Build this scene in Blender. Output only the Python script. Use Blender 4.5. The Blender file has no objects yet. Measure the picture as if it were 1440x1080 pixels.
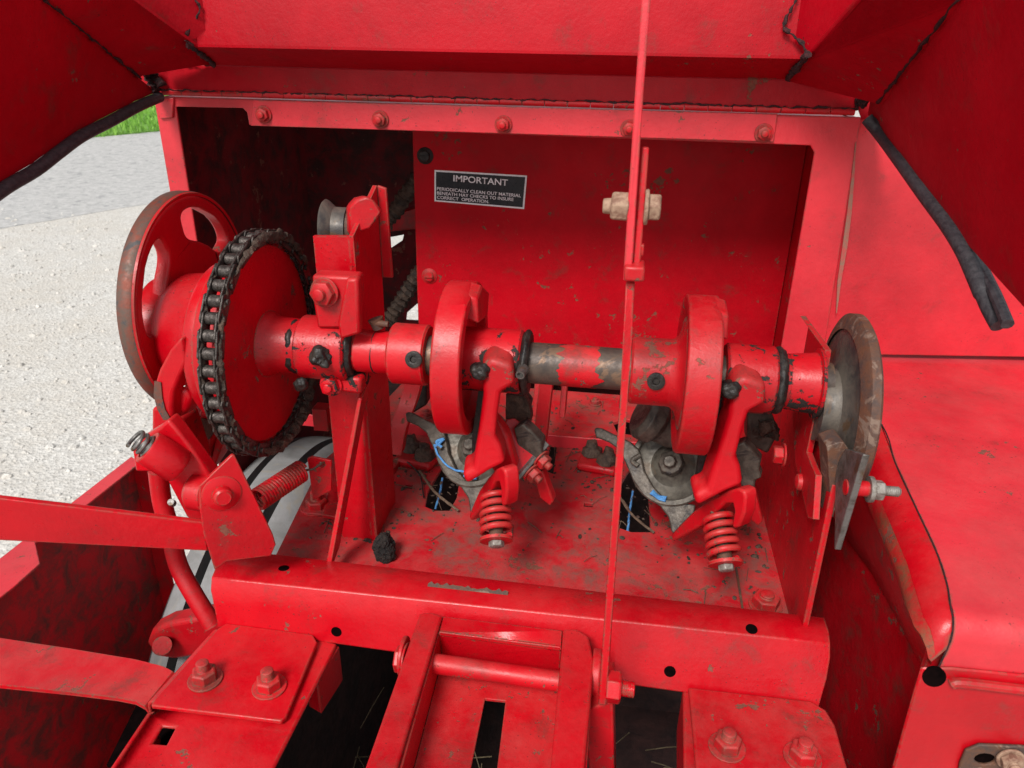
import bpy, bmesh, math, random
from mathutils import Vector, Matrix, noise
R_ = math.radians
random.seed(7)
sc = bpy.context.scene
COL = sc.collection
V = Vector
# ------------------------------------------------------------------ camera
F = 1080.0                                   # focal length in photo pixels (1440 wide)
ax = V((8390, -640, 1080)).normalized()      # machine axes seen from the camera (right, up, back)
az = V((38, 2316, 1080)); az = (az - ax * az.dot(ax)).normalized()
ay = az.cross(ax)
RM = Matrix((ax, ay, az))
CP = V((0, 0, 1.64))
cam_d = bpy.data.cameras.new('camera'); cam = bpy.data.objects.new('camera', cam_d); COL.objects.link(cam)
cam.matrix_world = Matrix.Translation(CP) @ RM.to_4x4()
cam_d.sensor_width = 36; cam_d.lens = 27.0; cam_d.clip_start = .02; cam_d.clip_end = 500
cam_d.dof.use_dof = True; cam_d.dof.focus_distance = .88; cam_d.dof.aperture_fstop = 15
sc.camera = cam
# ------------------------------------------------------------------ light (bright overcast day)
SUN_EL, SUN_AZ = 46, 196                     # azimuth clockwise from +Y
w = bpy.data.worlds.new('World'); sc.world = w; w.use_nodes = True
nt = w.node_tree; nt.nodes.clear()
sky = nt.nodes.new('ShaderNodeTexSky'); sky.sky_type = 'NISHITA'; sky.sun_disc = False
sky.sun_elevation = R_(SUN_EL); sky.sun_rotation = R_(SUN_AZ); sky.dust_density = 1.5; sky.air_density = 1
hs = nt.nodes.new('ShaderNodeHueSaturation'); hs.inputs['Saturation'].default_value = .22
bg = nt.nodes.new('ShaderNodeBackground'); bg.inputs['Strength'].default_value = .108
wo = nt.nodes.new('ShaderNodeOutputWorld')
nt.links.new(sky.outputs[0], hs.inputs['Color']); nt.links.new(hs.outputs[0], bg.inputs[0]); nt.links.new(bg.outputs[0], wo.inputs[0])
sd = bpy.data.lights.new('sun', 'SUN'); sd.energy = 2.7; sd.angle = R_(18); sd.color = (1, .97, .93)
so = bpy.data.objects.new('sun', sd); COL.objects.link(so)
sdir = V((math.sin(R_(SUN_AZ)) * math.cos(R_(SUN_EL)), math.cos(R_(SUN_AZ)) * math.cos(R_(SUN_EL)), math.sin(R_(SUN_EL))))
so.rotation_euler = sdir.to_track_quat('Z', 'Y').to_euler()
sc.view_settings.view_transform = 'Standard'; sc.view_settings.look = 'None'
sc.view_settings.exposure = 0.52; sc.view_settings.gamma = 1
sc.render.engine = 'CYCLES'; sc.cycles.max_bounces = 6; sc.cycles.use_denoising = True
sc.render.resolution_x = 1024; sc.render.resolution_y = 768

# ------------------------------------------------------------------ photo pixel -> place in the world on a known plane
def ray(px, py): return RM @ V((px - 720, -(py - 540), -F))
def PY(px, py, y): d = ray(px, py); return CP + d * ((y - CP.y) / d.y)
def PZ(px, py, z): d = ray(px, py); return CP + d * ((z - CP.z) / d.z)
def PX(px, py, x): d = ray(px, py); return CP + d * ((x - CP.x) / d.x)
def PP(px, py, o, n): d = ray(px, py); return CP + d * ((V(o) - CP).dot(n) / d.dot(n))
def plane3(a, b, c): return (a, (b - a).cross(c - a).normalized())

# ------------------------------------------------------------------ materials
def newmat(name):
    m = bpy.data.materials.new(name); m.use_nodes = True
    n = m.node_tree; b = n.nodes['Principled BSDF']; return m, n, b
class N:
    def __init__(s, t): s.t = t
    def tex(s): 
        c = s.t.nodes.new('ShaderNodeTexCoord'); return c.outputs['Object']
    def noise(s, vec, scale, detail=4, rough=.6, dist=0):
        n = s.t.nodes.new('ShaderNodeTexNoise'); n.inputs['Scale'].default_value = scale; n.inputs['Detail'].default_value = detail
        n.inputs['Roughness'].default_value = rough; n.inputs['Distortion'].default_value = dist; s.t.links.new(vec, n.inputs['Vector']); return n.outputs['Fac']
    def mapr(s, v, a, b, c=0., d=1.):
        n = s.t.nodes.new('ShaderNodeMapRange'); n.inputs[1].default_value = a; n.inputs[2].default_value = b; n.inputs[3].default_value = c; n.inputs[4].default_value = d
        s.t.links.new(v, n.inputs[0]); return n.outputs[0]
    def math(s, op, a, b):
        n = s.t.nodes.new('ShaderNodeMath'); n.operation = op; n.use_clamp = op in ('ADD', 'MULTIPLY', 'MAXIMUM')
        for i, v in enumerate((a, b)):
            if isinstance(v, (int, float)): n.inputs[i].default_value = v
            else: s.t.links.new(v, n.inputs[i])
        return n.outputs[0]
    def mix(s, f, a, b):
        n = s.t.nodes.new('ShaderNodeMix'); n.data_type = 'RGBA'
        for k, v in ((0, f), (6, a), (7, b)):
            if isinstance(v, (int, float)): n.inputs[k].default_value = v
            elif isinstance(v, tuple): n.inputs[k].default_value = (*v, 1)
            else: s.t.links.new(v, n.inputs[k])
        return n.outputs[2]
    def bump(s, h, strength, dist, nrm=None):
        n = s.t.nodes.new('ShaderNodeBump'); n.inputs['Strength'].default_value = strength; n.inputs['Distance'].default_value = dist
        s.t.links.new(h, n.inputs['Height'])
        if nrm is not None: s.t.links.new(nrm, n.inputs['Normal'])
        return n.outputs[0]
RED = (.50, .0003, .0070)
def paint(name, base=RED, chips=.5, grime=.3, dust_sheen=.2, rough=.34, edge=.5, chipcol=(.155, .052, .034), grimecol=(.095, .036, .026), stretch=(1, 1, 1), spec=.36):
    """gloss enamel over steel: flaked chips, worn edges, settled dirt and a dusty film with painted sky sheen"""
    m, t, b = newmat(name); k = N(t); v = k.tex()
    mp = t.nodes.new('ShaderNodeMapping'); mp.inputs['Scale'].default_value = stretch; t.links.new(v, mp.inputs[0]); v = mp.outputs[0]
    big = k.noise(v, 11, 3, .6); mid = k.noise(v, 62, 6, .66, .3); fine = k.noise(v, 210, 3, .6); tiny = k.noise(v, 420, 2, .5)
    # chips
    c1 = k.math('ADD', k.math('MULTIPLY', mid, .75), k.math('MULTIPLY', big, .45))
    th = .80 - .14 * chips
    chip = k.mapr(c1, th, th + .012)
    sp = k.mapr(k.math('ADD', k.math('MULTIPLY', fine, .8), k.math('MULTIPLY', big, .3)), .785 - .08 * chips, .80 - .08 * chips)
    chip = k.math('MAXIMUM', chip, sp)
    if edge > 0:
        bv = t.nodes.new('ShaderNodeBevel'); bv.samples = 3; bv.inputs['Radius'].default_value = .0028
        gm = t.nodes.new('ShaderNodeNewGeometry'); dp = t.nodes.new('ShaderNodeVectorMath'); dp.operation = 'DOT_PRODUCT'
        t.links.new(bv.outputs[0], dp.inputs[0]); t.links.new(gm.outputs['Normal'], dp.inputs[1])
        e = k.mapr(dp.outputs['Value'], .985, .90)
        e = k.math('MULTIPLY', e, k.mapr(k.math('ADD', k.math('MULTIPLY', mid, .6), k.math('MULTIPLY', fine, .4)), .53 - .10 * edge, .545 - .10 * edge))
        chip = k.math('MAXIMUM', chip, k.mapr(e, .35, .55))
    col = k.mix(k.mapr(k.noise(v, 6, 5, .7), .40, .66), base, tuple(x * .72 for x in base))
    # dusty film, its pink also standing in for sky sheen, and dirt
    dn = k.noise(v, 16, 8, .74, .1)
    gn0 = t.nodes.new('ShaderNodeNewGeometry'); sx = t.nodes.new('ShaderNodeSeparateXYZ'); t.links.new(gn0.outputs['Normal'], sx.inputs[0])
    topf = k.mapr(sx.outputs['Z'], .15, 1.0, .12, 1.0)          # up-facing faces go pinker: dusty, with sky sheen put into the colour
    col = k.mix(k.math('MULTIPLY', k.mapr(dn, .40, .72, .05 * dust_sheen, .50 * dust_sheen), topf), col, (.42, .16, .13))
    gn = k.noise(v, 24, 8, .76, .4)
    gr = k.mapr(gn, .60 - .20 * grime, .74 - .16 * grime, 0, .35 + .6 * grime)
    col = k.mix(gr, col, grimecol)
    speck = k.mapr(tiny, .69, .72, 0, .85)
    col = k.mix(k.math('MULTIPLY', speck, k.mapr(big, .42, .58)), col, (.035, .012, .012))
    cc = k.mix(fine, tuple(x * .55 for x in chipcol), tuple(min(1, x * 1.7) for x in chipcol))
    col = k.mix(chip, col, cc)
    t.links.new(col, b.inputs['Base Color'])
    r = k.mapr(dn, .3, .7, rough - .08, rough + .16)
    r = k.math('MAXIMUM', r, k.math('MULTIPLY', gr, .8)); r = k.math('MAXIMUM', r, k.math('MULTIPLY', chip, .8))
    t.links.new(r, b.inputs['Roughness']); b.inputs['Specular IOR Level'].default_value = spec
    inv = k.math('SUBTRACT', 1.0, chip)
    n1 = k.bump(inv, .5, .0006)
    n2 = k.bump(k.math('ADD', k.math('MULTIPLY', fine, .35), k.math('MULTIPLY', k.noise(v, 16, 3), .8)), .45, .0020, n1)
    t.links.new(n2, b.inputs['Normal'])
    return m
def dirty(name, a, b2, scale=40, rough=.7, metal=0., bumpd=.002, bumps=.6, c3=None, spec=.4, th=(.4, .62)):
    m, t, b = newmat(name); k = N(t); v = k.tex()
    n1 = k.noise(v, scale, 6, .68, .5); n2 = k.noise(v, scale * 5, 4, .6)
    col = k.mix(k.mapr(n1, *th), a, b2)
    if c3: col = k.mix(k.mapr(k.noise(v, scale * .6, 4, .7, .8), .56, .62), col, c3)
    t.links.new(col, b.inputs['Base Color']); b.inputs['Metallic'].default_value = metal
    t.links.new(k.mapr(n2, .3, .7, rough - .12, rough + .12), b.inputs['Roughness']); b.inputs['Specular IOR Level'].default_value = spec
    t.links.new(k.bump(k.math('ADD', k.math('MULTIPLY', n1, .6), k.math('MULTIPLY', n2, .4)), bumps, bumpd), b.inputs['Normal'])
    return m
M = {
 'sheet': paint('red_sheet_paint', chips=.34, grime=.2, dust_sheen=.4, rough=.33, edge=.5),
 'shade': paint('red_sheet_paint_grimy', chips=.5, grime=.5, dust_sheen=.35, rough=.42, edge=.3),
 'hood': paint('red_hood_paint', base=(.40, .0002, .0075), chips=.36, grime=.2, dust_sheen=.12, rough=.40, edge=0, spec=.2),
 'panel': paint('red_panel_paint', base=(.46, .0002, .0075), chips=.5, grime=.25, dust_sheen=.10, rough=.5, edge=.3, spec=.15),
 'cast': paint('red_cast_paint', chips=.32, grime=.2, dust_sheen=.25, rough=.31, edge=.6),
 'castworn': paint('red_cast_paint_worn', chips=.6, grime=.36, dust_sheen=.5, rough=.4, edge=.7),
 'greasy': paint('red_paint_under_grease', chips=.98, grime=.35, dust_sheen=.2, rough=.35, edge=.5, chipcol=(.016, .012, .010), grimecol=(.06, .03, .022)),
 'shaft': paint('red_shaft_paint_half_gone', chips=.6, grime=.55, dust_sheen=.5, rough=.4, edge=.3, chipcol=(.085, .062, .045)),
 'deck': paint('red_deck_paint_dusty', base=(.46, .001, .010), chips=.55, grime=.72, dust_sheen=.7, rough=.5, edge=.3, grimecol=(.16, .075, .06)),
 'bin': paint('red_bin_paint_stained', base=(.62, .006, .016), chips=.5, grime=.8, dust_sheen=.3, rough=.6, edge=0, grimecol=(.085, .04, .032)),
 'innerdark': paint('dark_red_paint_inside', base=(.16, .004, .008), chips=.6, grime=.8, dust_sheen=.0, rough=.7, edge=0, grimecol=(.02, .012, .01)),  # darker red base for inner surfaces
 'skysheen': paint('red_paint_sky_sheen', base=(.60, .022, .034), chips=.3, grime=.12, dust_sheen=.35, rough=.36, edge=.4, spec=.5),  # paler pink base stands in for sky sheen on outer sheets
 'streak': paint('red_paint_with_brown_run', chips=1.0, grime=.85, dust_sheen=.3, rough=.6, edge=0, grimecol=(.15, .075, .035)),
 'gapshade': dirty('chamber_shade_black', (.012, .004, .004), (.035, .012, .010), 20, .8, 0, .002, .5),  # near-black base puts the chamber's shade into its colour
 'nut': paint('red_nut_paint', chips=.6, grime=.75, dust_sheen=.9, rough=.5, edge=.6),
 'grease': dirty('black_grease', (.007, .006, .006), (.028, .022, .018), 70, .48, 0, .0018, .8, spec=.35),
 'baresh': dirty('brown_worn_shaft_steel', (.105, .075, .058), (.055, .042, .036), 45, .5, .35, .001, .5, (.16, .095, .06)),
 'dirtgrease': dirty('dusty_grease', (.028, .018, .013), (.095, .06, .042), 80, .7, 0, .004, 1.),
 'chain': dirty('oily_chain_steel', (.035, .028, .025), (.10, .085, .075), 120, .42, .55, .0015, .7, (.03, .02, .016)),
 'rust': dirty('rusty_steel', (.13, .055, .03), (.07, .045, .038), 70, .7, .2, .0015, .6, (.18, .12, .09)),
 'rimrust': dirty('worn_rim_steel', (.11, .075, .06), (.20, .055, .035), 60, .6, .3, .0012, .6, (.07, .065, .065)),
 'steel': dirty('dull_bare_steel', (.20, .19, .18), (.10, .09, .08), 60, .45, .7, .001, .5, (.13, .09, .06)),
 'pulley': dirty('worn_pulley_steel', (.125, .105, .085), (.05, .046, .045), 34, .5, .25, .0012, .5, (.10, .06, .035)),
 'darkcast': dirty('dark_knotter_casting', (.05, .04, .032), (.11, .092, .074), 70, .5, .3, .0015, .6, (.035, .03, .028)),
 'disc': dirty('bright_twine_disc', (.14, .125, .10), (.06, .05, .04), 50, .5, .25, .001, .4, (.12, .09, .065)),
 'oldnut': dirty('weathered_nut', (.34, .22, .15), (.18, .09, .06), 150, .75, .1, .001, .6),
 'zinc': dirty('zinc_bolt', (.27, .25, .225), (.14, .12, .10), 150, .55, .4, .0008, .5),
 'rubber': dirty('rubber_seal', (.022, .020, .024), (.05, .046, .05), 200, .55, 0, .0008, .5),
 'dirt': dirty('dark_clod', (.008, .006, .006), (.03, .022, .018), 160, .9, 0, .004, 1.),
 'twine': dirty('blue_twine', (.045, .17, .42), (.09, .28, .55), 300, .7, 0, .001, .5),
 'twig': dirty('brown_twig', (.07, .04, .025), (.13, .09, .06), 200, .85, 0, .001, .5),
 'straw': dirty('old_straw', (.12, .09, .05), (.20, .155, .09), 60, .9, 0, .001, .5),
 'weld': dirty('weld_dirt', (.012, .006, .006), (.06, .008, .010), 250, .8, 0, .002, 1.),
 'stain': dirty('brown_runoff_stain', (.24, .13, .09), (.40, .07, .06), 60, .8, 0, .0005, .3),
 'decal': dirty('black_decal', (.010, .014, .018), (.018, .022, .026), 90, .35, 0, .0002, .2),
 'ink': dirty('white_decal_ink', (.86, .87, .88), (.74, .75, .76), 200, .5, 0, .0001, .1),
 'tyre': dirty('dusty_grey_tyre', (.25, .25, .25), (.19, .19, .185), 22, .8, 0, .0015, .5, (.25, .235, .21)),
 'hole_shade': dirty('recess_shade_black', (.003, .002, .002), (.006, .003, .003), 90, .95, 0, .001, .1, spec=.0),  # near-black colour standing in for shade inside openings
 'tyregroove': dirty('tyre_groove', (.10, .10, .10), (.14, .14, .135), 40, .8, 0, .001, .4),
 'asphalt': dirty('worn_pale_asphalt', (.38, .375, .365), (.50, .49, .475), 14, .95, 0, .02, .7, (.31, .31, .305)),
 'grass': dirty('grass_green', (.12, .30, .03), (.22, .42, .06), 3, .7, 0, .01, .2),
 'earth': dirty('green_verge_soil', (.10, .24, .03), (.16, .30, .06), 6, .9, 0, .02, .5),
}
def gravel_mat():
    m, t, b = newmat('pale_limestone_gravel'); k = N(t); v = k.tex()
    vo = t.nodes.new('ShaderNodeTexVoronoi'); vo.inputs['Scale'].default_value = 62; t.links.new(v, vo.inputs['Vector'])
    vo2 = t.nodes.new('ShaderNodeTexVoronoi'); vo2.inputs['Scale'].default_value = 150; t.links.new(v, vo2.inputs['Vector'])
    bw = t.nodes.new('ShaderNodeRGBToBW'); t.links.new(vo.outputs['Color'], bw.inputs[0])
    col = k.mix(k.mapr(bw.outputs[0], .2, .9), (.46, .44, .405), (.63, .61, .57))
    col = k.mix(k.mapr(k.noise(v, 1.7, 8, .75), .44, .62, 0, .6), col, (.50, .46, .40))
    col = k.mix(k.mapr(k.noise(v, 26, 3, .7), .62, .68, 0, .5), col, (.40, .38, .35))
    t.links.new(col, b.inputs['Base Color']); b.inputs['Roughness'].default_value = .9
    h = k.math('ADD', k.math('MULTIPLY', vo.outputs['Distance'], .8), k.math('MULTIPLY', vo2.outputs['Distance'], .3))
    t.links.new(k.bump(h, .7, .009), b.inputs['Normal'])
    return m
M['gravel'] = gravel_mat()

_t = bmesh.new(); bmesh.ops.create_icosphere(_t, subdivisions=1, radius=1); _t.verts.index_update()
ICO_V = [v.co.copy() for v in _t.verts]; ICO_F = [[v.index for v in f.verts] for f in _t.faces]; _t.free()
def lump(bm, m4):
    k = random.uniform(.7, 1.2); vs = [bm.verts.new(m4 @ (c * (1 + .25 * math.sin(7 * c.x * k + 5 * c.y)))) for c in ICO_V]
    for f in ICO_F: bm.faces.new([vs[i] for i in f])
# ------------------------------------------------------------------ object helpers
ORG = {}
def thing(name, label, cat, loc=(0, 0, 0), group=None):
    o = bpy.data.objects.new(name, None); COL.objects.link(o); o.location = loc; o.empty_display_size = .02
    o['label'] = label; o['category'] = cat
    if group: o['group'] = group
    ORG[o.name] = V(loc); return o
def fin(name, bm, mat, parent=None, bevel=0, smooth=None, loc=None, label=None, seg=2):
    me = bpy.data.meshes.new(name)
    bmesh.ops.remove_doubles(bm, verts=bm.verts, dist=1e-6)
    bmesh.ops.recalc_face_normals(bm, faces=bm.faces)
    if parent is not None: off = ORG[parent.name]
    elif loc is not None: off = V(loc)
    else:
        off = V((0, 0, 0))
        for q in bm.verts: off += q.co
        off /= max(1, len(bm.verts))
    for q in bm.verts: q.co -= off
    for f_ in bm.faces: f_.smooth = True
    bm.to_mesh(me); bm.free()
    o = bpy.data.objects.new(name, me); COL.objects.link(o)
    me.materials.append(M[mat] if isinstance(mat, str) else mat)
    if parent is not None: o.parent = parent; o.location = (0, 0, 0)
    else: o.location = off
    ORG[o.name] = off
    if bevel:
        b = o.modifiers.new('bevel', 'BEVEL'); b.width = bevel; b.segments = seg; b.limit_method = 'ANGLE'; b.angle_limit = R_(38); b.harden_normals = False
    # keep hard edges above 35 degrees
    s = me
    bm2 = bmesh.new(); bm2.from_mesh(s)
    for e in bm2.edges:
        if len(e.link_faces) == 2 and e.calc_face_angle(0) > R_(35): e.smooth = False
        else: e.smooth = True
    bm2.to_mesh(s); bm2.free()
    if label: o['label'] = label
    return o
def tag(o, label, cat, group=None):
    o['label'] = label; o['category'] = cat
    if group: o['group'] = group
    return o
def B(): return bmesh.new()
def prism(bm, pts, vec, holes=()):
    """plate: outline (and holes) filled, then given the thickness vec"""
    vec = V(vec); pts = [V(p) for p in pts]
    loops = [pts] + [[V(p) for p in h] for h in holes]
    if not holes:
        a = [bm.verts.new(p) for p in pts]; b = [bm.verts.new(p + vec) for p in pts]
        bm.faces.new(a); bm.faces.new(b[::-1]); n = len(a)
        for i in range(n): bm.faces.new((a[i], a[(i + 1) % n], b[(i + 1) % n], b[i]))
        return bm
    tb = bmesh.new(); es = []
    for lp in loops:
        vs = [tb.verts.new(p) for p in lp]
        es += [tb.edges.new((vs[i], vs[(i + 1) % len(vs)])) for i in range(len(vs))]
    bmesh.ops.triangle_fill(tb, use_beauty=True, use_dissolve=False, edges=es)
    tb.verts.index_update()
    a = [bm.verts.new(q.co) for q in tb.verts]; b = [bm.verts.new(q.co + vec) for q in tb.verts]
    for f_ in tb.faces:
        bm.faces.new([a[q.index] for q in f_.verts]); bm.faces.new([b[q.index] for q in f_.verts][::-1])
    for e in tb.edges:
        if len(e.link_faces) == 1:
            i, j = e.verts[0].index, e.verts[1].index
            bm.faces.new((a[i], a[j], b[j], b[i]))
    tb.free(); return bm
def frame_of(d):
    d = V(d).normalized(); u = d.orthogonal().normalized(); return d, u, d.cross(u)
def revolve(bm, prof, o, d, seg=48, up=None):
    """prof: (distance along d, radius)"""
    o = V(o); d, u, w_ = frame_of(d); rings = []
    for a, r in prof:
        if r < 1e-6: rings.append([bm.verts.new(o + d * a)])
        else: rings.append([bm.verts.new(o + d * a + (u * math.cos(2 * math.pi * i / seg) + w_ * math.sin(2 * math.pi * i / seg)) * r) for i in range(seg)])
    for p, q in zip(rings, rings[1:]):
        for i in range(seg):
            j = (i + 1) % seg
            if len(p) == 1 and len(q) == 1: continue
            if len(p) == 1: bm.faces.new((p[0], q[j], q[i]))
            elif len(q) == 1: bm.faces.new((p[i], p[j], q[0]))
            else: bm.faces.new((p[i], p[j], q[j], q[i]))
    return bm
def cyl(bm, p0, p1, r0, r1=None, seg=32, ch=0):
    p0, p1 = V(p0), V(p1); L = (p1 - p0).length; r1 = r0 if r1 is None else r1
    if ch: pr = [(0, 0), (0, r0 - ch), (ch, r0), (L - ch, r1), (L, r1 - ch), (L, 0)]
    else: pr = [(0, 0), (0, r0), (L, r1), (L, 0)]
    return revolve(bm, pr, p0, p1 - p0, seg)
def tube(bm, path, r, seg=12, closed=False):
    path = [V(p) for p in path]; n = len(path); rings = []; prev = None
    for i, p in enumerate(path):
        if closed: d = path[(i + 1) % n] - path[i - 1]
        else: d = path[min(i + 1, n - 1)] - path[max(i - 1, 0)]
        d.normalize()
        u = prev - d * prev.dot(d) if prev is not None else d.orthogonal()
        u.normalize(); prev = u; w_ = d.cross(u); rr = r[i] if isinstance(r, (list, tuple)) else r
        rings.append([bm.verts.new(p + (u * math.cos(2 * math.pi * k / seg) + w_ * math.sin(2 * math.pi * k / seg)) * rr) for k in range(seg)])
    for i in range(n if closed else n - 1):
        a, b = rings[i], rings[(i + 1) % n]
        for k in range(seg): bm.faces.new((a[k], a[(k + 1) % seg], b[(k + 1) % seg], b[k]))
    if not closed: bm.faces.new(rings[0][::-1]); bm.faces.new(rings[-1])
    return bm
def coil(bm, p0, p1, R0, R1, r, turns, seg=10, steps=24, start=0):
    p0, p1 = V(p0), V(p1); d, u, w_ = frame_of(p1 - p0); L = (p1 - p0).length; n = int(turns * steps)
    path = []
    for i in range(n + 1):
        t = i / n; a = start + 2 * math.pi * turns * t; RR = R0 + (R1 - R0) * t
        path.append(p0 + d * L * t + (u * math.cos(a) + w_ * math.sin(a)) * RR)
    return tube(bm, path, r, seg)
def strip(bm, path, side, th, width=None):
    """bent flat bar: path of centre-line points, side = half-width vector (or one per point), th = thickness vector(s)"""
    n = len(path); S = side if isinstance(side, list) else [V(side)] * n; T = th if isinstance(th, list) else [V(th)] * n
    rings = [[bm.verts.new(V(p) + s_), bm.verts.new(V(p) - s_), bm.verts.new(V(p) - s_ + t_), bm.verts.new(V(p) + s_ + t_)] for p, s_, t_ in zip(path, map(V, S), map(V, T))]
    for a, b in zip(rings, rings[1:]):
        for k in range(4): bm.faces.new((a[k], a[(k + 1) % 4], b[(k + 1) % 4], b[k]))
    bm.faces.new(rings[0][::-1]); bm.faces.new(rings[-1]); return bm
def loft(bm, rows, th):
    """sheet through rows of points, thickness th (vector)"""
    th = V(th); A = [[bm.verts.new(V(p)) for p in r] for r in rows]; Bb = [[bm.verts.new(V(p) + th) for p in r] for r in rows]
    m, n = len(rows), len(rows[0])
    for i in range(m - 1):
        for j in range(n - 1):
            bm.faces.new((A[i][j], A[i][j + 1], A[i + 1][j + 1], A[i + 1][j])); bm.faces.new((Bb[i][j], Bb[i + 1][j], Bb[i + 1][j + 1], Bb[i][j + 1]))
    for i in range(m - 1):
        bm.faces.new((A[i][0], A[i + 1][0], Bb[i + 1][0], Bb[i][0])); bm.faces.new((A[i][-1], Bb[i][-1], Bb[i + 1][-1], A[i + 1][-1]))
    for j in range(n - 1):
        bm.faces.new((A[0][j], Bb[0][j], Bb[0][j + 1], A[0][j + 1])); bm.faces.new((A[-1][j], A[-1][j + 1], Bb[-1][j + 1], Bb[-1][j]))
    return bm
def box(bm, lo, hi):
    lo, hi = V(lo), V(hi)
    return prism(bm, [lo, (hi.x, lo.y, lo.z), (hi.x, hi.y, lo.z), (lo.x, hi.y, lo.z)], (0, 0, hi.z - lo.z))
def smooth_path(pts, n=6):
    pts = [V(p) for p in pts]; out = []
    P = [pts[0] * 2 - pts[1]] + pts + [pts[-1] * 2 - pts[-2]]
    for i in range(1, len(P) - 2):
        for k in range(n):
            t = k / n; a, b, c, d = P[i - 1], P[i], P[i + 1], P[i + 2]
            out.append(.5 * ((2 * b) + (c - a) * t + (2 * a - 5 * b + 4 * c - d) * t * t + (3 * b - a - 3 * c + d) * t ** 3))
    out.append(pts[-1]); return out
def hexagon(bm, p, axis, R, h, rot=0, ch=.12):
    """hex nut body with a chamfered top"""
    d, u, w_ = frame_of(axis); p = V(p)
    def ring(a, r): return [bm.verts.new(p + d * a + (u * math.cos(rot + math.pi * i / 3) + w_ * math.sin(rot + math.pi * i / 3)) * r) for i in range(6)]
    a, b, c = ring(0, R), ring(h * (1 - ch), R), ring(h, R * .86)
    for x, y in ((a, b), (b, c)):
        for i in range(6): bm.faces.new((x[i], x[(i + 1) % 6], y[(i + 1) % 6], y[i]))
    bm.faces.new(a[::-1]); bm.faces.new(c); return bm
def bolt(p, axis, R=.011, h=.009, parent=None, mat='nut', stud=.010, washer=1.35, name='bolt', rot=0, studmat=None):
    """washer, hex nut and threaded stud end, standing on a face at p"""
    d = V(axis).normalized(); p = V(p); bm = B()
    if washer: cyl(bm, p, p + d * .0022, R * washer, seg=28); p = p + d * .0022
    hexagon(bm, p, d, R, h, rot)
    if stud:
        q = p + d * h; pr = [(0, R * .52)]
        n = max(2, int(stud / .0016))
        for i in range(n): pr += [(stud * (i + .3) / n, R * .52), (stud * (i + .8) / n, R * .44)]
        pr += [(stud, R * .36), (stud, 0)]
        revolve(bm, pr, q, d, 18)
    return fin(name, bm, mat, parent, bevel=.0007)

XS, YS, ZS = 0, .71, 1.331                     # knotter shaft axis (runs along X)
DZ = 1.07                                      # deck plate top
def SX(px): return PY(px, 489 + (px - 510) * .0857, YS).x
AX = lambda x: V((x, YS, ZS))
NY = V((0, -1, 0)); UP = V((0, 0, 1)); EX = V((1, 0, 0)); EY = V((0, 1, 0))

# ================================================================== GROUND
def ground():
    bm = B(); prism(bm, [(-200, -60, 0), (200, -60, 0), (200, 300, 0), (-200, 300, 0)], (0, 0, -.3))
    o = fin('ground', bm, 'gravel', loc=(0, 0, 0)); o['kind'] = 'structure'
    a, b = PZ(0, 322, 0), PZ(222, 286, 0); c, d = PZ(110, 196, 0), PZ(218, 186, 0)
    e1 = (b - a).normalized(); e2 = (d - c).normalized()
    bm = B(); n = 400; r1 = []; r2 = []
    for i in range(n + 1):
        s = -40 + 110 * i / n; wv = .5 * noise.noise(V((s * .6, 3, 0))) + .15 * noise.noise(V((s * 4, 3, 0)))
        r1.append(a + e1 * s + V((0, wv, .004))); r2.append(c + e2 * s + V((0, wv * .6, .004)))
    loft(bm, [r1, r2], (0, 0, -.05)); o = fin('road', bm, 'asphalt', loc=(0, 0, 0)); o['kind'] = 'structure'
    bm = B(); r1 = [c + e2 * s + V((0, .1, .02)) for s in range(-40, 71, 10)]; r2 = [p + V((0, 60, .3)) for p in r1]
    loft(bm, [r1, r2], (0, 0, -.2)); o = fin('verge', bm, 'earth', loc=(0, 0, 0)); o['kind'] = 'structure'
    bm = B(); rr = random.Random(3)
    for i in range(16000):
        s = rr.uniform(-9, 14); t = rr.random() ** 1.6 * 9
        p = c + e2 * s + V((rr.uniform(-.2, .2), t, .02 + .005 * t)); h = rr.uniform(.05, .16); a_ = rr.uniform(0, 6.28); wd = .012 + .002 * t
        q = V((math.cos(a_), math.sin(a_), 0)) * wd; ln = V((rr.uniform(-.05, .05), rr.uniform(-.05, .05), h))
        bm.faces.new([bm.verts.new(p - q), bm.verts.new(p + q), bm.verts.new(p + ln)])
    o = bpy.data.meshes.new('grass'); bm.to_mesh(o); bm.free(); g = bpy.data.objects.new('grass', o); COL.objects.link(g); o.materials.append(M['grass'])
    g['kind'] = 'stuff'; g['label'] = 'green grass verge beyond the road'
    # loose stones in the yard
    bm = B(); rr = random.Random(5)
    for i in range(2600):
        y = rr.uniform(1.2, 6.5) ; x = rr.uniform(-1.15 * y + -.2, -.30 * y - .25)
        p = V((x, y, .003)); s = rr.uniform(.004, .013) * rr.choice((1, 1, 1, 1.9)); m4 = Matrix.Translation(p) @ Matrix.Rotation(rr.uniform(0, 6), 4, 'Z') @ Matrix.Diagonal((s, s * rr.uniform(.6, 1), s * .55, 1))
        lump(bm, m4)
    g = fin('gravel', bm, 'gravel', loc=(0, 0, 0)); g['kind'] = 'stuff'; g['label'] = 'loose pale stones scattered over the yard'
ground()

# ================================================================== CHASSIS
chas = thing('baler_body', 'red steel baler body: open box, deck plate, cross beam and rails round the knotters', 'farm machine', (0, .95, 0))
FY = 1.0                                         # plane of the box front
def fx(px, py): return PY(px, py, FY)
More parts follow.
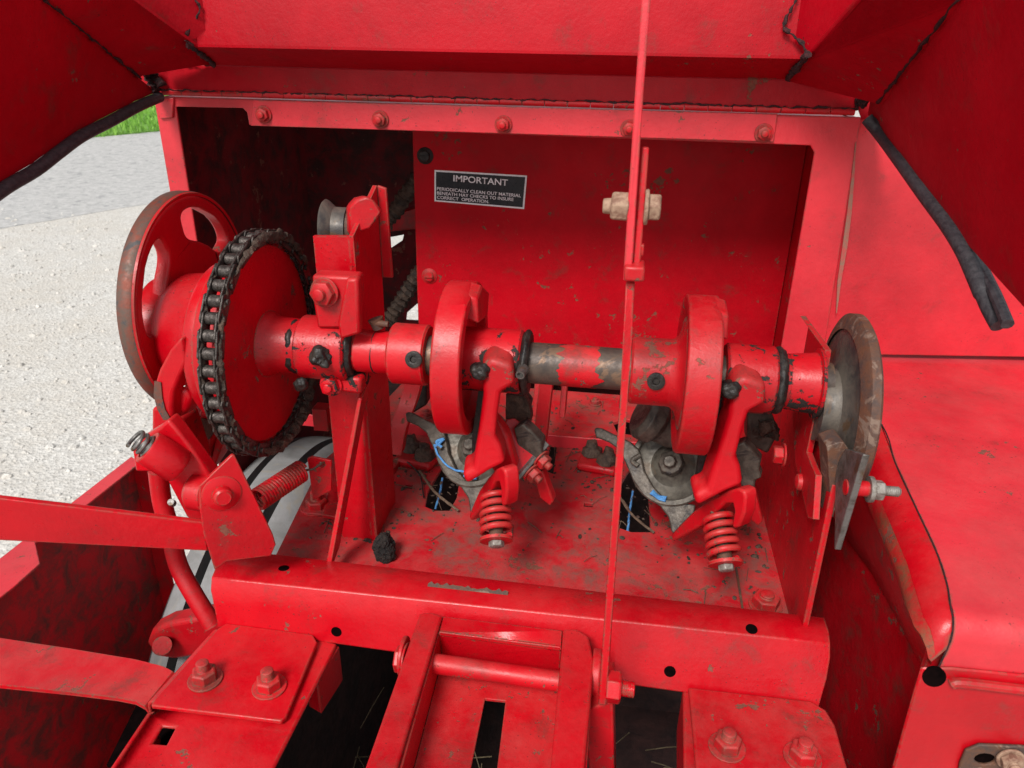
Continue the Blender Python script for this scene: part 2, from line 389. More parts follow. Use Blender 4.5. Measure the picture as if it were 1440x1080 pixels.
# --- front frame of the knotter box
bm = B()
zt = 1.549; xl = -.627; xr = .267
op_l = fx(247, 160).x; op_r = .2215; tz = fx(1147, 205).z
outer = [(xl, FY, DZ - .4), (xr + .004, FY, DZ + .155), (xr, FY, zt), (xl, FY, zt)]
h_in = [fx(247, 150), fx(341, 152), fx(347, 158), fx(350, 176), V((op_r - .006, FY, tz)), V((op_r, FY, tz - .008)), V((op_r + .002, FY, DZ + .02)), V((op_l, FY, DZ + .02))]
outer = [V((xl, FY, zt)), V((xr, FY, zt)), V((xr + .012, FY, DZ + .16)), V((xr + .012, FY, DZ)), V((xl, FY, DZ))]
prism(bm, outer, (0, .004, 0), [h_in])
fr = fin('box_front_frame', bm, 'skysheen', chas, bevel=.0012)
bm = B()                                         # folded bits on the frame: left upright lip and the raised tab
prism(bm, [fx(219, 137), fx(246, 137), fx(245, 166), fx(227, 167)], (0, -.004, 0)); fin('corner_tab', bm, 'skysheen', chas, bevel=.0015)
# --- box shell
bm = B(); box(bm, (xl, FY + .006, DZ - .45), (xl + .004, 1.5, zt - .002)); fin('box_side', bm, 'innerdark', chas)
bm = B(); box(bm, (xr - .012, FY + .006, DZ), (xr - .008, 1.21, zt - .002)); fin('box_side', bm, 'panel', chas)
bm = B(); box(bm, (xl, FY + .006, zt - .006), (xr, 1.5, zt - .002)); fin('box_top', bm, 'shade', chas)
YP = 1.2
bm = B(); L0, L1 = PY(580, 183, YP), PY(588, 450, YP)
prism(bm, [(L0.x, YP, zt - .01), (xr - .013, YP, zt - .01), (xr - .013, YP, DZ + .01), (L0.x + .006, YP, DZ + .01), L1], (0, .004, 0))
bp = fin('divider_panel', bm, 'panel', chas, bevel=.001)
for q, col in (((598, 219), 'grease'), ((604, 388), 'nut')):
    bm = B(); p = PY(*q, YP); revolve(bm, [(-.002, 0), (-.002, .013), (.001, .013), (.003, .0085), (.006, .0075), (.007, 0)], p, NY, 24)
    box(bm, p + V((-.007, -.0085, -.001)), p + V((.007, -.006, .001))); fin('screw', bm, col, bp)
# dark rear of the box with gaps that let the yard show
bm = B(); YR = 1.47
def ry(px, py): return PY(px, py, YR)
g1 = [ry(545, 352), ry(546, 334), ry(568, 330), ry(566, 338)]; g2 = [ry(571, 450), ry(572, 440), ry(588, 426), ry(588, 451)]
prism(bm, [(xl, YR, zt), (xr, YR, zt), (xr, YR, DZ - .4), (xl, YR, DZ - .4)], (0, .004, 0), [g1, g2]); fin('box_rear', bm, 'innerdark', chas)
bm = B(); prism(bm, [PY(548, 326, 1.42), PY(592, 322, 1.42), PY(596, 290, 1.42), PY(556, 300, 1.42)], (0, .02, 0)); fin('rear_bracket', bm, 'shade', chas, bevel=.002)
# --- hinge rail along the box top, bolts
bm = B(); prism(bm, [PY(356, 141, FY - .004), PY(1094, 160, FY - .004), PY(1088, 200, FY - .004), PY(352, 177, FY - .004)], (0, .003, 0))
rail = fin('hinge_rail', bm, 'skysheen', chas, bevel=.001)
for q in ((371, 161), (535, 168), (708, 175), (885, 181), (1074, 187)):
    bolt(PY(*q, FY - .0045), NY, .0085, .006, rail, 'nut', .004, 1.3, rot=random.random())
bm = B(); rnd = random.Random(2); x = fx(232, 131).x
while x < xr - .01:
    l = .028; cyl(bm, (x, FY - .004, zt + .006), (x + l - .0008, FY - .004, zt + .006), .0042, seg=14); x += l
fin('hinge', bm, 'shade', chas)
# --- shield to the right of the box
bm = B(); d = V((1, .12, 0))
a = V((xr - .004, FY + .005, zt - .001)); lo = V((xr + .010, FY + .005, 1.246))
pts = [a, a + d * .62, lo + d * .62 + V((0, 0, .006)), lo]
prism(bm, pts, (0, .003, 0)); fin('side_shield', bm, 'skysheen', chas, bevel=.0015)
bm = B(); fo = V((0, -.0016, 0))
seam = [PY(*q, FY) + fo for q in ((1203, 200), (1199, 250), (1194, 300), (1188, 345), (1180, 395), (1176, 440))]
rr = random.Random(4); w0 = [.0005, .0016, .0026, .003, .0022, .0005]
strip(bm, seam, [V((q, 0, 0)) for q in w0], (0, .0012, 0)); fin('seam_sealant', bm, 'stain', chas)

PXR = .2085
# --- deck plate
def dk(px, py): return PZ(px, py, DZ)
deck_out = [V((PXR, .655, DZ)), V((PXR, 1.2, DZ)), V((-.36, 1.2, DZ)), V((-.385, .98, DZ)), dk(452, 650), dk(378, 800), V((-.415, .655, DZ))]
sl = [[dk(602, 690), dk(598, 712), dk(612, 718), dk(632, 718), dk(642, 700), dk(650, 655), dk(625, 650)],
      [dk(874, 678), dk(868, 741), dk(888, 748), dk(915, 748), dk(912, 700), dk(918, 660), dk(885, 660)],
      [dk(776, 612), dk(768, 662), dk(778, 666), dk(785, 612)], [dk(572, 606), dk(548, 640), dk(556, 642), dk(582, 606)],
      [dk(862, 594), dk(868, 608), dk(890, 612), dk(903, 606), dk(900, 594), dk(880, 589)]]
for q in ((835, 644), (827, 710), (574, 684)): c = dk(*q); sl.append([c + V(v_) for v_ in ((-.005, -.004, 0), (.006, -.004, 0), (.006, .005, 0), (-.005, .005, 0))])
bm = B(); prism(bm, deck_out, (0, 0, -.006), sl); deck = fin('deck_plate', bm, 'deck', chas, bevel=.0008)
for q in ((837, 568), (600, 585)): bolt(dk(*q), UP, .009, .006, deck, 'deck', .003, 1.2)
bolt(dk(1076, 852), UP, .015, .011, deck, 'nut', .004, 1.2, rot=.3)
bolt(dk(446, 714), UP, .014, .011, deck, 'nut', .012, 1.5, rot=.5)
bm = B(); pl = [dk(465, 688), dk(440, 704), dk(425, 724), dk(474, 728), dk(490, 705)]
prism(bm, [p + V((0, 0, .0035)) for p in pl], (0, 0, -.003)); fin('deck_shim', bm, 'deck', chas, bevel=.001)
# paint seam line on the deck right
bm = B(); strip(bm, [dk(1035, 800) + V((0, 0, .001)), dk(1044, 858) + V((0, 0, .001))], (.0012, 0, 0), (0, 0, .001)); fin('deck_groove', bm, 'rust', chas)
# clamp blocks by the slots (half dirt-covered)
def clamp(px):
    bm = B(); c = dk(*px); pts = [c + V(v_) for v_ in ((-.035, -.02, 0), (.02, -.03, 0), (.03, .01, 0), (.012, .04, 0), (-.028, .035, 0))]
    prism(bm, pts, (0, 0, .012)); o = fin('clamp_block', bm, 'castworn', chas, bevel=.004)
    for dx, dy in ((-.015, .012), (.008, -.008)):
        bm = B(); p = c + V((dx, dy, .012)); revolve(bm, [(0, .016), (.008, .014), (.012, .008), (.02, .007), (.022, 0)], p, UP, 12)
        for v_ in bm.verts: v_.co += noise.noise_vector(v_.co * 90) * .004
        fin('grease_lump', bm, 'dirtgrease', o)
clamp((846, 655)); clamp((592, 648))
# --- chamber below the deck: shade put into near-black walls, with chaff
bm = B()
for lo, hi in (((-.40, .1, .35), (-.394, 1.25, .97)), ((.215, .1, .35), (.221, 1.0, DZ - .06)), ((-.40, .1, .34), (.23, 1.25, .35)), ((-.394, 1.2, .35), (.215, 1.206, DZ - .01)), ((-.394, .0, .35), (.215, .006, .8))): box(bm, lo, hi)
ch = fin('bale_chamber', bm, 'gapshade', chas)
bm = B(); prism(bm, [PY(822, 1000, .52), PY(862, 985, .52), PY(866, 1200, .52), PY(840, 1250, .52)], (0, .05, 0)); fin('chamber_rail', bm, 'shade', ch, bevel=.002)
# --- rear guide forks seen under the shaft
for q0, q1, w_, y in (((768, 535), (758, 628), .009, .93), ((756, 535), (752, 586), .004, .98), ((794, 535), (790, 588), .004, .98)):
    bm = B(); a, b = PY(*q0, y), PY(*q1, y - .02); b.z = max(b.z, DZ); a = a + (a - b) * .35
    prism(bm, [a + EX * w_, b + EX * w_, b - EX * w_, a - EX * w_], (0, .03, 0)); fin('needle_guide', bm, 'castworn', chas, bevel=.001)
bm = B(); pa = smooth_path([PY(590, 500, .95), PY(575, 560, .93), PY(560, 600, .9), PY(552, 640, .88)]); strip(bm, pa, (.012, 0, 0), (0, .02, 0)); fin('needle_guide', bm, 'castworn', chas, bevel=.001)
bm = B(); prism(bm, [PY(565, 560, 1.0), PY(600, 535, 1.0), PY(600, 570, 1.0), PY(578, 583, 1.0)], (0, .03, 0)); fin('grease_block', bm, 'grease', chas, bevel=.003)

# --- cross beam (bent sheet)
prof_l = [(318, 772, 1.095), (304, 795, 1.100), (297, 812, 1.097), (296, 830, 1.085), (300, 850, 1.068), (306, 882, 1.038)]
prof_r = [(1160, 869, 1.095), (1166, 888, 1.100), (1168, 905, 1.097), (1168, 925, 1.084), (1163, 955, 1.065), (1150, 1000, 1.035)]
def zprof(L): return [PZ(a, b, z) for a, b, z in L]
A_, B_ = zprof(prof_l), zprof(prof_r)
def beam_rows(n=24):
    out = []
    for i in range(n + 1):
        t = i / n; out.append([a.lerp(b, t) for a, b in zip(A_, B_)])
    return out
bm = B(); loft(bm, beam_rows(), (0, .005, -.004)); beam = fin('cross_beam', bm, 'cast', chas, bevel=.0012)
def on_beam(px, py):
    best = None; d = ray(px, py).normalized()
    for r in beam_rows(60):
        for a, b in zip(r, r[1:]):
            for k in range(8):
                p = a.lerp(b, k / 8); e = (p - CP).cross(d).length
                if best is None or e < best[0]: best = (e, p, (b - a).cross(EX).normalized())
    p, n = best[1], best[2]
    if n.dot(CP - p) < 0: n = -n
    return p, n
for q in ((397, 797), (478, 887), (945, 946), (1063, 884)):
    p, n = on_beam(*q); bm = B(); revolve(bm, [(.0009, 0), (.0009, .0046), (.0004, .0058), (-.001, .006)], p, n, 24)
    o = fin('bolt_hole_shade', bm, 'hole_shade', beam)  # flat black disc painted on for the shade inside an opening
for q0, q1, w_ in (((604, 825), (716, 837), .0035),):
    p, n = on_beam(*q0); p2, _ = on_beam(*q1); bm = B(); rr = random.Random(8); pts = []
    K = 26
    up = [p.lerp(p2, i / K) + n * .0007 + V((0, .6, .35)).normalized() * (w_ * (.5 + rr.random())) for i in range(K + 1)]
    dn = [p.lerp(p2, i / K) + n * .0007 - V((0, .6, .35)).normalized() * (w_ * (.3 + .7 * rr.random())) for i in range(K + 1)]
    loft(bm, [up, dn], n * -.0006); fin('scuff', bm, 'rust', beam)

# --- mounting plates left and right of the beam, rails under them
PT = 1.045
def pz(px, py, z=PT): return PZ(px, py, z)
rail_z = PT - .008
bm = B(); prism(bm, [pz(432, 893, rail_z), pz(474, 905, rail_z), pz(380, 1090, rail_z), pz(330, 1190, rail_z), pz(120, 1150, rail_z), pz(216, 1002, rail_z)], (0, 0, -.005),
      [[pz(228, 1020, rail_z), pz(247, 1022, rail_z), pz(234, 1047, rail_z), pz(214, 1045, rail_z)]])
prism(bm, [pz(216, 1002, rail_z), pz(120, 1150, rail_z), pz(110, 1146, rail_z), pz(208, 1000, rail_z)], (0, 0, -.06)); fin('frame_rail', bm, 'cast', chas, bevel=.002)
bm = B(); prism(bm, [pz(318, 876), pz(306, 884), pz(216, 984), pz(212, 992), pz(395, 1014), pz(402, 1008), pz(446, 903), pz(440, 892)], (0, 0, -.005))
e0, e1 = pz(306, 884), pz(214, 986)
loft(bm, [[e0 + V((-dx_, 0, dz_)), e1 + V((-dx_, 0, dz_))] for dx_, dz_ in ((-.002, 0), (.003, -.001), (.006, -.004), (.007, -.009), (.007, -.03))], (.003, 0, -.003))
mp = fin('mounting_plate', bm, 'cast', chas, bevel=.0022, seg=3)
for q in ((289, 956), (379, 967)): bolt(pz(*q), UP, .0125, .011, mp, 'nut', .010, 1.35, rot=.2)
bm = B(); prism(bm, [pz(446, 898, PT - .012), pz(478, 908, PT - .012), pz(446, 955, PT - .012), pz(428, 945, PT - .012)], (0, 0, -.05)); fin('beam_foot', bm, 'castworn', chas, bevel=.002)
bm = B(); prism(bm, [pz(968, 966), pz(1140, 985), pz(1162, 998), pz(1175, 1020), pz(1200, 1110), pz(1215, 1180), pz(985, 1160), pz(975, 1040)], (0, 0, -.005))
mp2 = fin('mounting_plate', bm, 'castworn', chas, bevel=.0022, seg=3, label='chipped mounting plate with two nuts at the right end of the beam')
for q in ((1022, 1052), (1128, 1066)): bolt(pz(*q), UP, .0125, .011, mp2, 'nut', .008, 1.35, rot=.4)
bm = B(); prism(bm, [pz(960, 968, PT - .01), pz(975, 969, PT - .01), pz(985, 1160, PT - .01), pz(962, 1160, PT - .01)], (0, 0, -.06)); fin('frame_rail', bm, 'castworn', chas, bevel=.002)

bm = B(); prism(bm, [pz(a, b, .995) for a, b in ((195, 985), (300, 1000), (280, 1085), (150, 1075))], (0, 0, -.004)); fin('slot_shade_sheet', bm, 'hole_shade', chas)  # black sheet added under the rail slot, standing in for shade
# --- needle channel: two flanges, web with slot, cross tube
WZ = 1.045
TZ = 1.094
bm = B()
def flange(pts, depth=.045):
    P = [pz(a, b, TZ) for a, b in pts]; prism(bm, P, (0, 0, -.005)); return P
P = flange([(590, 862), (606, 860), (622, 866), (560, 1075), (535, 1180), (475, 1180), (513, 1080)])
fL = fin('channel_flange', bm, 'cast', chas, bevel=.003, seg=3)
bm = B(); box(bm, (P[2].x - .004, P[3].y - .3, WZ), (P[2].x, P[2].y - .004, TZ - .005))
a, b = pz(622, 868, TZ), pz(535, 1180, TZ)
bm.free(); bm = B(); prism(bm, [a + V((0, 0, -.006)), b + V((0, 0, -.006)), V((b.x, b.y, WZ)), V((a.x, a.y, WZ))], (-.004, 0, 0)); fin('channel_side', bm, 'cast', chas, bevel=.001)
bm = B(); P2 = flange([(792, 884), (812, 884), (828, 894), (836, 930), (822, 1080), (818, 1200), (768, 1200), (774, 1080)]); fin('channel_flange', bm, 'cast', chas, bevel=.003, seg=3)
a2, b2 = pz(792, 886, TZ), pz(768, 1200, TZ)
bm = B(); prism(bm, [a2 + V((0, 0, -.006)), b2 + V((0, 0, -.006)), V((b2.x, b2.y, WZ)), V((a2.x, a2.y, WZ))], (.004, 0, 0)); fin('channel_side', bm, 'cast', chas, bevel=.001)
a3, b3 = pz(835, 930, TZ), pz(818, 1200, TZ)
bm = B(); prism(bm, [a3 + V((0, 0, -.006)), b3 + V((0, 0, -.006)), V((b3.x, b3.y, WZ - .02)), V((a3.x, a3.y, WZ - .02))], (-.004, 0, 0)); fin('channel_side', bm, 'cast', chas, bevel=.001)
bm = B(); prism(bm, [V((a.x, a.y, WZ)), V((a2.x, a2.y, WZ)), V((b2.x, b2.y, WZ)), V((b.x, b.y, WZ))], (0, 0, -.004),
      [[pz(682, 982, WZ), pz(711, 985, WZ), pz(694, 1120, WZ), pz(654, 1120, WZ)]]); fin('channel_web', bm, 'castworn', chas, bevel=.001)
bm = B(); prism(bm, [pz(622, 866, TZ - .004), pz(792, 886, TZ - .004), pz(789, 912, TZ - .004), pz(616, 890, TZ - .004)], (0, 0, -.004))
q0, q1 = pz(616, 890, TZ - .004), pz(789, 912, TZ - .004)
prism(bm, [q0, q1, V((q1.x, q1.y + .01, WZ + .001)), V((q0.x, q0.y + .01, WZ + .001))], (0, .004, 0)); fin('channel_tie', bm, 'cast', chas, bevel=.0015)
bm = B(); t0, t1 = pz(603, 932, TZ - .02), pz(786, 958, TZ - .02); cyl(bm, t0, t1, .0095, seg=32); fin('cross_tube', bm, 'castworn', chas)
c0 = pz(556, 926, TZ - .018); c0 = c0
bolt(pz(572, 928, TZ - .018), V((-1, 0, 0)), .013, .009, chas, 'cast', 0, 1.25)
bm = B(); c = pz(590, 925, TZ - .018); cyl(bm, c + V((-.014, 0, 0)), c + V((-.018, 0, 0)), .019, seg=40); fin('lug', bm, 'cast', chas, bevel=.001)
bm = B(); c = pz(832, 948, TZ - .018); cyl(bm, c, c + V((.008, 0, 0)), .024, seg=40, ch=.001)
prism(bm, [c + V((.001, -.018, .005)), c + V((.001, .018, .005)), c + V((.001, .01, -.05)), c + V((.001, -.014, -.05))], (.006, 0, 0)); fin('lug', bm, 'castworn', chas, bevel=.001)

# --- right bearing side plate standing on the deck
PXR = .2085
def xr_(px, py, x=PXR): return PX(px, py, x)
bm = B()
sp = [xr_(1170, 682), xr_(1160, 665), xr_(1128, 640), xr_(1095, 600), V((PXR, .93, DZ)), V((PXR, .655, DZ)), xr_(1134, 862)]
top = xr_(1170, 682); bot = xr_(1134, 862)
sp = [V((PXR, top.y, top.z)), V((PXR, top.y + .03, top.z + .02)), V((PXR, .80, top.z + .03)), V((PXR, .90, top.z + .02)), V((PXR, .97, DZ - .002)), V((PXR, bot.y + .0, DZ - .03))]
prism(bm, sp, (.006, 0, 0)); fin('side_plate', bm, 'castworn', chas, bevel=.001)
XB = .198
def xb(px, py): return PX(px, py, XB)
bm = B(); o_ = [xb(1125, 444), xb(1160, 492), xb(1148, 570), xb(1134, 636), xb(1140, 652), xb(1147, 668), xb(1143, 730), xb(1136, 728), xb(1118, 650)]
back = [V((XB, o_[0].y + .02, o_[0].z)), ]
mid_ = [V((XB, YS + .07, ZS - .07)), V((XB, YS + .075, ZS + .03))]
prism(bm, [o_[0], o_[1], o_[2], o_[3], o_[4], o_[5], o_[6], o_[7], o_[8], mid_[0], mid_[1]], (.006, 0, 0)); bpl = fin('bearing_plate', bm, 'castworn', chas, bevel=.0012)
bolt(PX(1103, 640, XB - .01), V((-1, 0, 0)), .010, .010, bpl, 'nut', .0, 1.3)
bm = B(); c = PX(1126, 678, XB); revolve(bm, [(0, .009), (.004, .008), (.006, .004), (.006, 0)], c, V((-1, 0, 0)), 16); fin('rivet', bm, 'nut', bpl)
bm = B(); revolve(bm, [(0, 0), (0, .034), (.003, .034), (.004, .030), (.03, .027), (.03, 0)], V((XB, YS, ZS)), V((-1, 0, 0)), 40); fin('bearing_boss', bm, 'greasy', bpl)

bm = B(); box(bm, (PXR + .001, .965, DZ - .02), (PXR + .005, 1.199, 1.16)); box(bm, (PXR - .06, 1.05, DZ + .001), (PXR, 1.12, DZ + .07)); fin('side_plate', bm, 'shade', chas, bevel=.002)
bm = B(); box(bm, (PXR + .006, 1.0, DZ - .012), (xr - .008, 1.2, DZ - .006)); fin('floor_filler', bm, 'shade', chas)
bm = B(); box(bm, (PXR + .006, .5, .70), (.40, 1.0, .705)); fin('gutter_floor', bm, 'innerdark', chas)
# --- fender / tunnel cover on the right
FZ = 1.238
def row(ys, y2):
    return None
bm = B(); xs = [0, .03, .08, .16, .3, .5]
sp0 = [(1237, 590), (1260, 650), (1290, 715), (1318, 775), (1333, 820), (1338, 850)]
S = [PZ(a, b, FZ - .012 * i / 5) for i, (a, b) in enumerate(sp0)]
rear = V((S[0].x - .012, FY + .09, FZ + .004))
top_rows = [[rear + V((x_, 0, 0)) for x_ in xs]] + [[p + V((x_, 0, 0)) for x_ in xs] for p in S]
yb = S[-1].y
bend = []
for k in range(1, 7):
    a_ = k / 6 * math.pi / 2 * .92; bend.append([S[-1] + V((x_ - .003 * k / 6, -.022 * math.sin(a_), -.022 * (1 - math.cos(a_)))) for x_ in xs])
low = [[q + V((-.004, -.003, -.028)) for q in bend[-1]]]
loft(bm, top_rows + bend + low, (0.001, .002, -.003)); fin('tunnel_cover', bm, 'skysheen', chas)
# rounded skirt, left of the seam
c2p = [(1150, 700), (1172, 728), (1200, 770), (1227, 807), (1260, 867), (1293, 933)]
C2 = [PZ(a, b, 1.135 - .004 * i) for i, (a, b) in enumerate(c2p)]
C2[0] = V((C2[0].x, max(C2[0].y, S[0].y - .02), C2[0].z))
rows = []
S2 = [rear] + S; C2r = [V((rear.x - .035, FY, 1.14))] + C2
for q_ in (1, 3, 5): S2.append(bend[q_][0]); C2r.append(C2[-1] + V((.002 * q_, -.0012 * q_, -.0012 * q_)))
for i_, (s_, c_) in enumerate(zip(S2, C2r)):
    r = []; kk = min(1, max(0, (i_ - 5) / 4)); s_ = s_ + V((-.0012, 0, -.0004))
    cor = V((s_.x - .020 + .014 * kk, s_.y - .004 + .001 * kk, s_.z - .003 - .004 * kk))
    for k in range(7):
        t = k / 6; r.append((s_ * (1 - t) ** 2 + cor * 2 * t * (1 - t) + V((cor.x - .006, cor.y, cor.z - .022 + .012 * kk)) * t * t))
    e = r[-1]
    for k in (1, 2, 3): r.append(e.lerp(c_, k / 3))
    rows.append(r)
bm = B(); loft(bm, [r_[:7] for r_ in rows], (.002, 0, -.002)); fin('cover_fold', bm, 'sheet', chas)
bm = B(); loft(bm, [r_[6:] for r_ in rows], (.002, 0, -.002)); fin('cover_skirt', bm, 'shade', chas)
bm = B(); loft(bm, [[p + V((-.0008, 0, .0008)) for p in (r_[4].lerp(r_[5], .4 + .5 * noise.noise(r_[5] * 9)), r_[5], r_[6], r_[6].lerp(r_[7], .35 + .3 * noise.noise(r_[5] * 12)))] for r_ in rows[1:]], (.0004, 0, -.0004)); fin('grime_streak', bm, 'streak', chas)
bm = B(); tube(bm, smooth_path([p + V((-.001, 0, .0002)) for p in [rear] + S + [bend[2][0], bend[-1][0], low[0][0]]], 5), .0008, 6); fin('panel_gap', bm, 'weld', chas)
# dark sheet added behind side_shield for the shade in its lower gap
bm = B(); box(bm, (rear.x - .02, FY + .13, FZ - .1), (rear.x + .7, FY + .134, FZ + .06)); fin('gap_shade_sheet', bm, 'grease', chas)
# lower body under the cover
LF = low[0][0]
XW = C2[-1].x + .002
lf = [PY(a, b, LF.y - .002) for a, b in ((1296, 940), (1340, 940), (1440, 950), (1800, 1000), (1800, 1300), (1240, 1300), (1256, 1080), (1275, 1010))]
bm = B(); prism(bm, lf, (0, .003, 0)); fin('lower_panel', bm, 'sheet', chas, bevel=.0015)
lip = [PY(a, b, LF.y - .004) for a, b in ((1338, 962), (1352, 960), (1440, 970), (1800, 1012))]
bm = B(); tube(bm, smooth_path(lip, 4), .0045, 10); fin('rolled_lip', bm, 'castworn', chas)
bm = B(); C3 = [p + V((.004, 0, .012)) for p in C2r]; loft(bm, [C3, [V((max(p.x, XW - .01) , p.y, .75)) for p in C3]], (.003, 0, 0)); fin('lower_side', bm, 'shade', chas)
bm = B(); box(bm, PY(1285, 985, LF.y + .012), PY(1350, 915, LF.y + .014) + V((0, .004, 0))); fin('recess_backing', bm, 'shade', chas)
ring = [PY(1313 + 17 * math.cos(t), 950 + 14 * math.sin(t), LF.y - .001) for t in [i * 2 * math.pi / 20 for i in range(20)]]
bm = B(); prism(bm, ring, (0, -.0016, 0)); fin('drain_hole_shade', bm, 'hole_shade', chas)  # flat black plate, shade of the drain opening put into its colour
bm = B(); yb_ = LF.y - .006
prism(bm, [PY(a, b, yb_) for a, b in ((1350, 1075), (1358, 1056), (1378, 1048), (1470, 1052), (1500, 1060), (1500, 1110), (1345, 1110))], (0, .003, 0),
      [[PY(1385 + 15 * math.cos(t), 1068 + 8 * math.sin(t), yb_) for t in [i * .5236 for i in range(12)]]]); hb = fin('hinge_bracket', bm, 'rust', chas, bevel=.001)
bm = B(); prism(bm, [PY(1385 + 17 * math.cos(t), 1068 + 10 * math.sin(t), LF.y - .0028) for t in [i * .5236 for i in range(12)]], (0, .0005, 0)); fin('bracket_hole_shade', bm, 'hole_shade', hb)  # black backing stands in for shade behind the bracket's opening
bolt(PY(1420, 1066, yb_ - .001), NY, .009, .006, hb, 'oldnut', .004, 1.2)

# --- left post carrying the shaft bearing
YPO = .735
bm = B()
pf = [PY(440, 332, YPO), PY(496, 331, YPO), PY(506, 395, YPO), PY(505, 545, YPO), PY(515, 700, YPO), PY(487, 730, YPO + .0), PY(468, 715, YPO), PY(455, 545, YPO), PY(445, 470, YPO)]
x0, x1 = PY(440, 332, YPO).x, PY(497, 332, YPO).x
prism(bm, [V((x0, YPO, PY(440, 332, YPO).z)), V((x1, YPO, PY(497, 332, YPO).z)), V((x1 + .002, YPO, DZ)), V((x0, YPO, DZ))], (0, .005, 0))
zt1 = PY(497, 332, YPO).z
x_ = x1
d1 = YPO + .085
prism(bm, [V((x_, YPO, zt1)), V((x_, d1, zt1 + .035)), V((x_, d1, ZS + .01)), V((x_, d1 + .0, DZ)), V((x_, YPO, DZ))], (-.005, 0, 0))
post = fin('bearing_post', bm, 'cast', chas, bevel=.003, seg=3)
bm = B(); prism(bm, [V((x_, d1, zt1 + .035)), V((x_ + .010, d1, zt1 + .032)), V((x_ + .012, d1, ZS + .045)), V((x_, d1, ZS + .045))], (0, .005, 0)); fin('post_flange', bm, 'castworn', post, bevel=.001)
bm = B(); pk = [PY(488, 330, YPO + .02), PY(487, 292, YPO + .02), PY(500, 279, YPO + .02), PY(514, 275, YPO + .02), PY(524, 282, YPO + .02), PY(536, 296, YPO + .03), PY(520, 320, YPO + .02)]
prism(bm, pk, (-.008, .022, -.004)); 
for v_ in bm.verts: v_.co += noise.noise_vector(v_.co * 40) * .003
fin('post_cap', bm, 'castworn', post, bevel=.003)
bm = B(); prism(bm, [dk(486, 733) + V((-.03, 0, .001)), dk(486, 736) + V((.002, 0, .001)), dk(553, 656) + V((0, 0, .001)), dk(548, 650) + V((-.08, 0, .001))], (0, 0, .006)); prism(bm, [dk(488, 736), dk(500, 738), dk(562, 657), dk(553, 650)], (0, 0, .0095)); fin('post_foot', bm, 'castworn', post, bevel=.001)
# bearing housing with ears
bm = B(); bx0, bx1 = SX(427), SX(496)
revolve(bm, [(0, 0), (0, .031), (.002, .0335), (bx1 - bx0 - .002, .0335), (bx1 - bx0, .031), (bx1 - bx0, 0)], AX(bx0), EX, 48)
bh = fin('bearing_housing', bm, 'greasy', chas)
bm = B(); ye = YS - .02
prism(bm, [PY(438, 387, ye), PY(502, 390, ye), PY(504, 420, ye), PY(498, 462, ye), PY(446, 462, ye), PY(440, 425, ye)], (0, .022, 0)); e_ = fin('housing_ear', bm, 'castworn', bh, bevel=.003)
bolt(PY(457, 411, ye - .001), V((-.1, -1, .1)), .0125, .008, e_, 'nut', .006, 1.2, rot=.3)
bm = B(); prism(bm, [PY(486, 392, ye - .012), PY(503, 392, ye - .012), PY(506, 470, ye - .012), PY(478, 478, ye - .012), PY(474, 455, ye - .012)], (0, .012, 0)); fin('housing_rib', bm, 'castworn', bh, bevel=.003)
bm = B(); prism(bm, [PY(455, 528, ye), PY(508, 532, ye), PY(508, 556, ye), PY(462, 550, ye)], (0, .03, 0)); e2_ = fin('housing_ear', bm, 'greasy', bh, bevel=.004)
bolt(PY(466, 541, ye - .001), V((0, -1, .1)), .010, .007, e2_, 'greasy', .005, 1.2)
for q, r in (((452, 503), .011), ((425, 540), .007)):
    bm = B(); p = PY(*q, YS - .034); bmesh.ops.create_icosphere(bm, subdivisions=4, radius=r, matrix=Matrix.Translation(p))
    for v_ in bm.verts: v_.co += (v_.co - p).normalized() * (noise.noise(v_.co * 70) * r * .55 + noise.noise(v_.co * 260) * r * .2)
    fin('grease_lump', bm, 'grease', bh)
bm = B(); cyl(bm, PY(528, 448, YS), PY(533, 462, YS), .008, .006, 16); cyl(bm, PY(528, 454, YS - .004), PY(546, 456, YS - .004), .0035, .003, 12); fin('grease_nipple', bm, 'rust', bh)
# diagonal brace bar
bm = B(); a, b = PY(503, 560, YS - .005), PZ(458, 795, 1.09)
dn = (b - a).normalized(); b = b + dn * .01
prism(bm, [a, a + V((.0045, 0, 0)), b + V((.0065, 0, 0)), b], V((.0, .035, .012))); fin('brace_bar', bm, 'cast', chas, bevel=.001)

# ================================================================== PULLEY behind the post
def pulley(name, c, d, r, hub, wd, mat, parent=None):
    pr = [(0, 0), (0, r * .97), (.002, r), (.004, r * .97), (wd * .25, r * .62), (wd * .4, hub), (wd * .75, hub), (wd, hub * 1.05), (wd, 0)]
    bm = B(); revolve(bm, pr, c, d, 64); return bm
c = PY(462, 322, .80)
t = thing('idler_pulley', 'small dull dark pulley tucked behind the top of the red bearing post', 'pulley', c)
bm = B(); revolve(bm, [(0, 0), (0, .03), (.002, .032), (.004, .031), (.012, .024), (.026, .0235), (.03, .0), ], c + V((-.004, 0, .0)), V((1, 0.1, 0)), 48); fin('flange', bm, 'pulley', t)
bm = B(); revolve(bm, [(0, 0), (0, .021), (.018, .020), (.018, 0)], c + V((.018, .002, 0)), V((1, 0.1, 0)), 36); fin('hub', bm, 'rust', t)

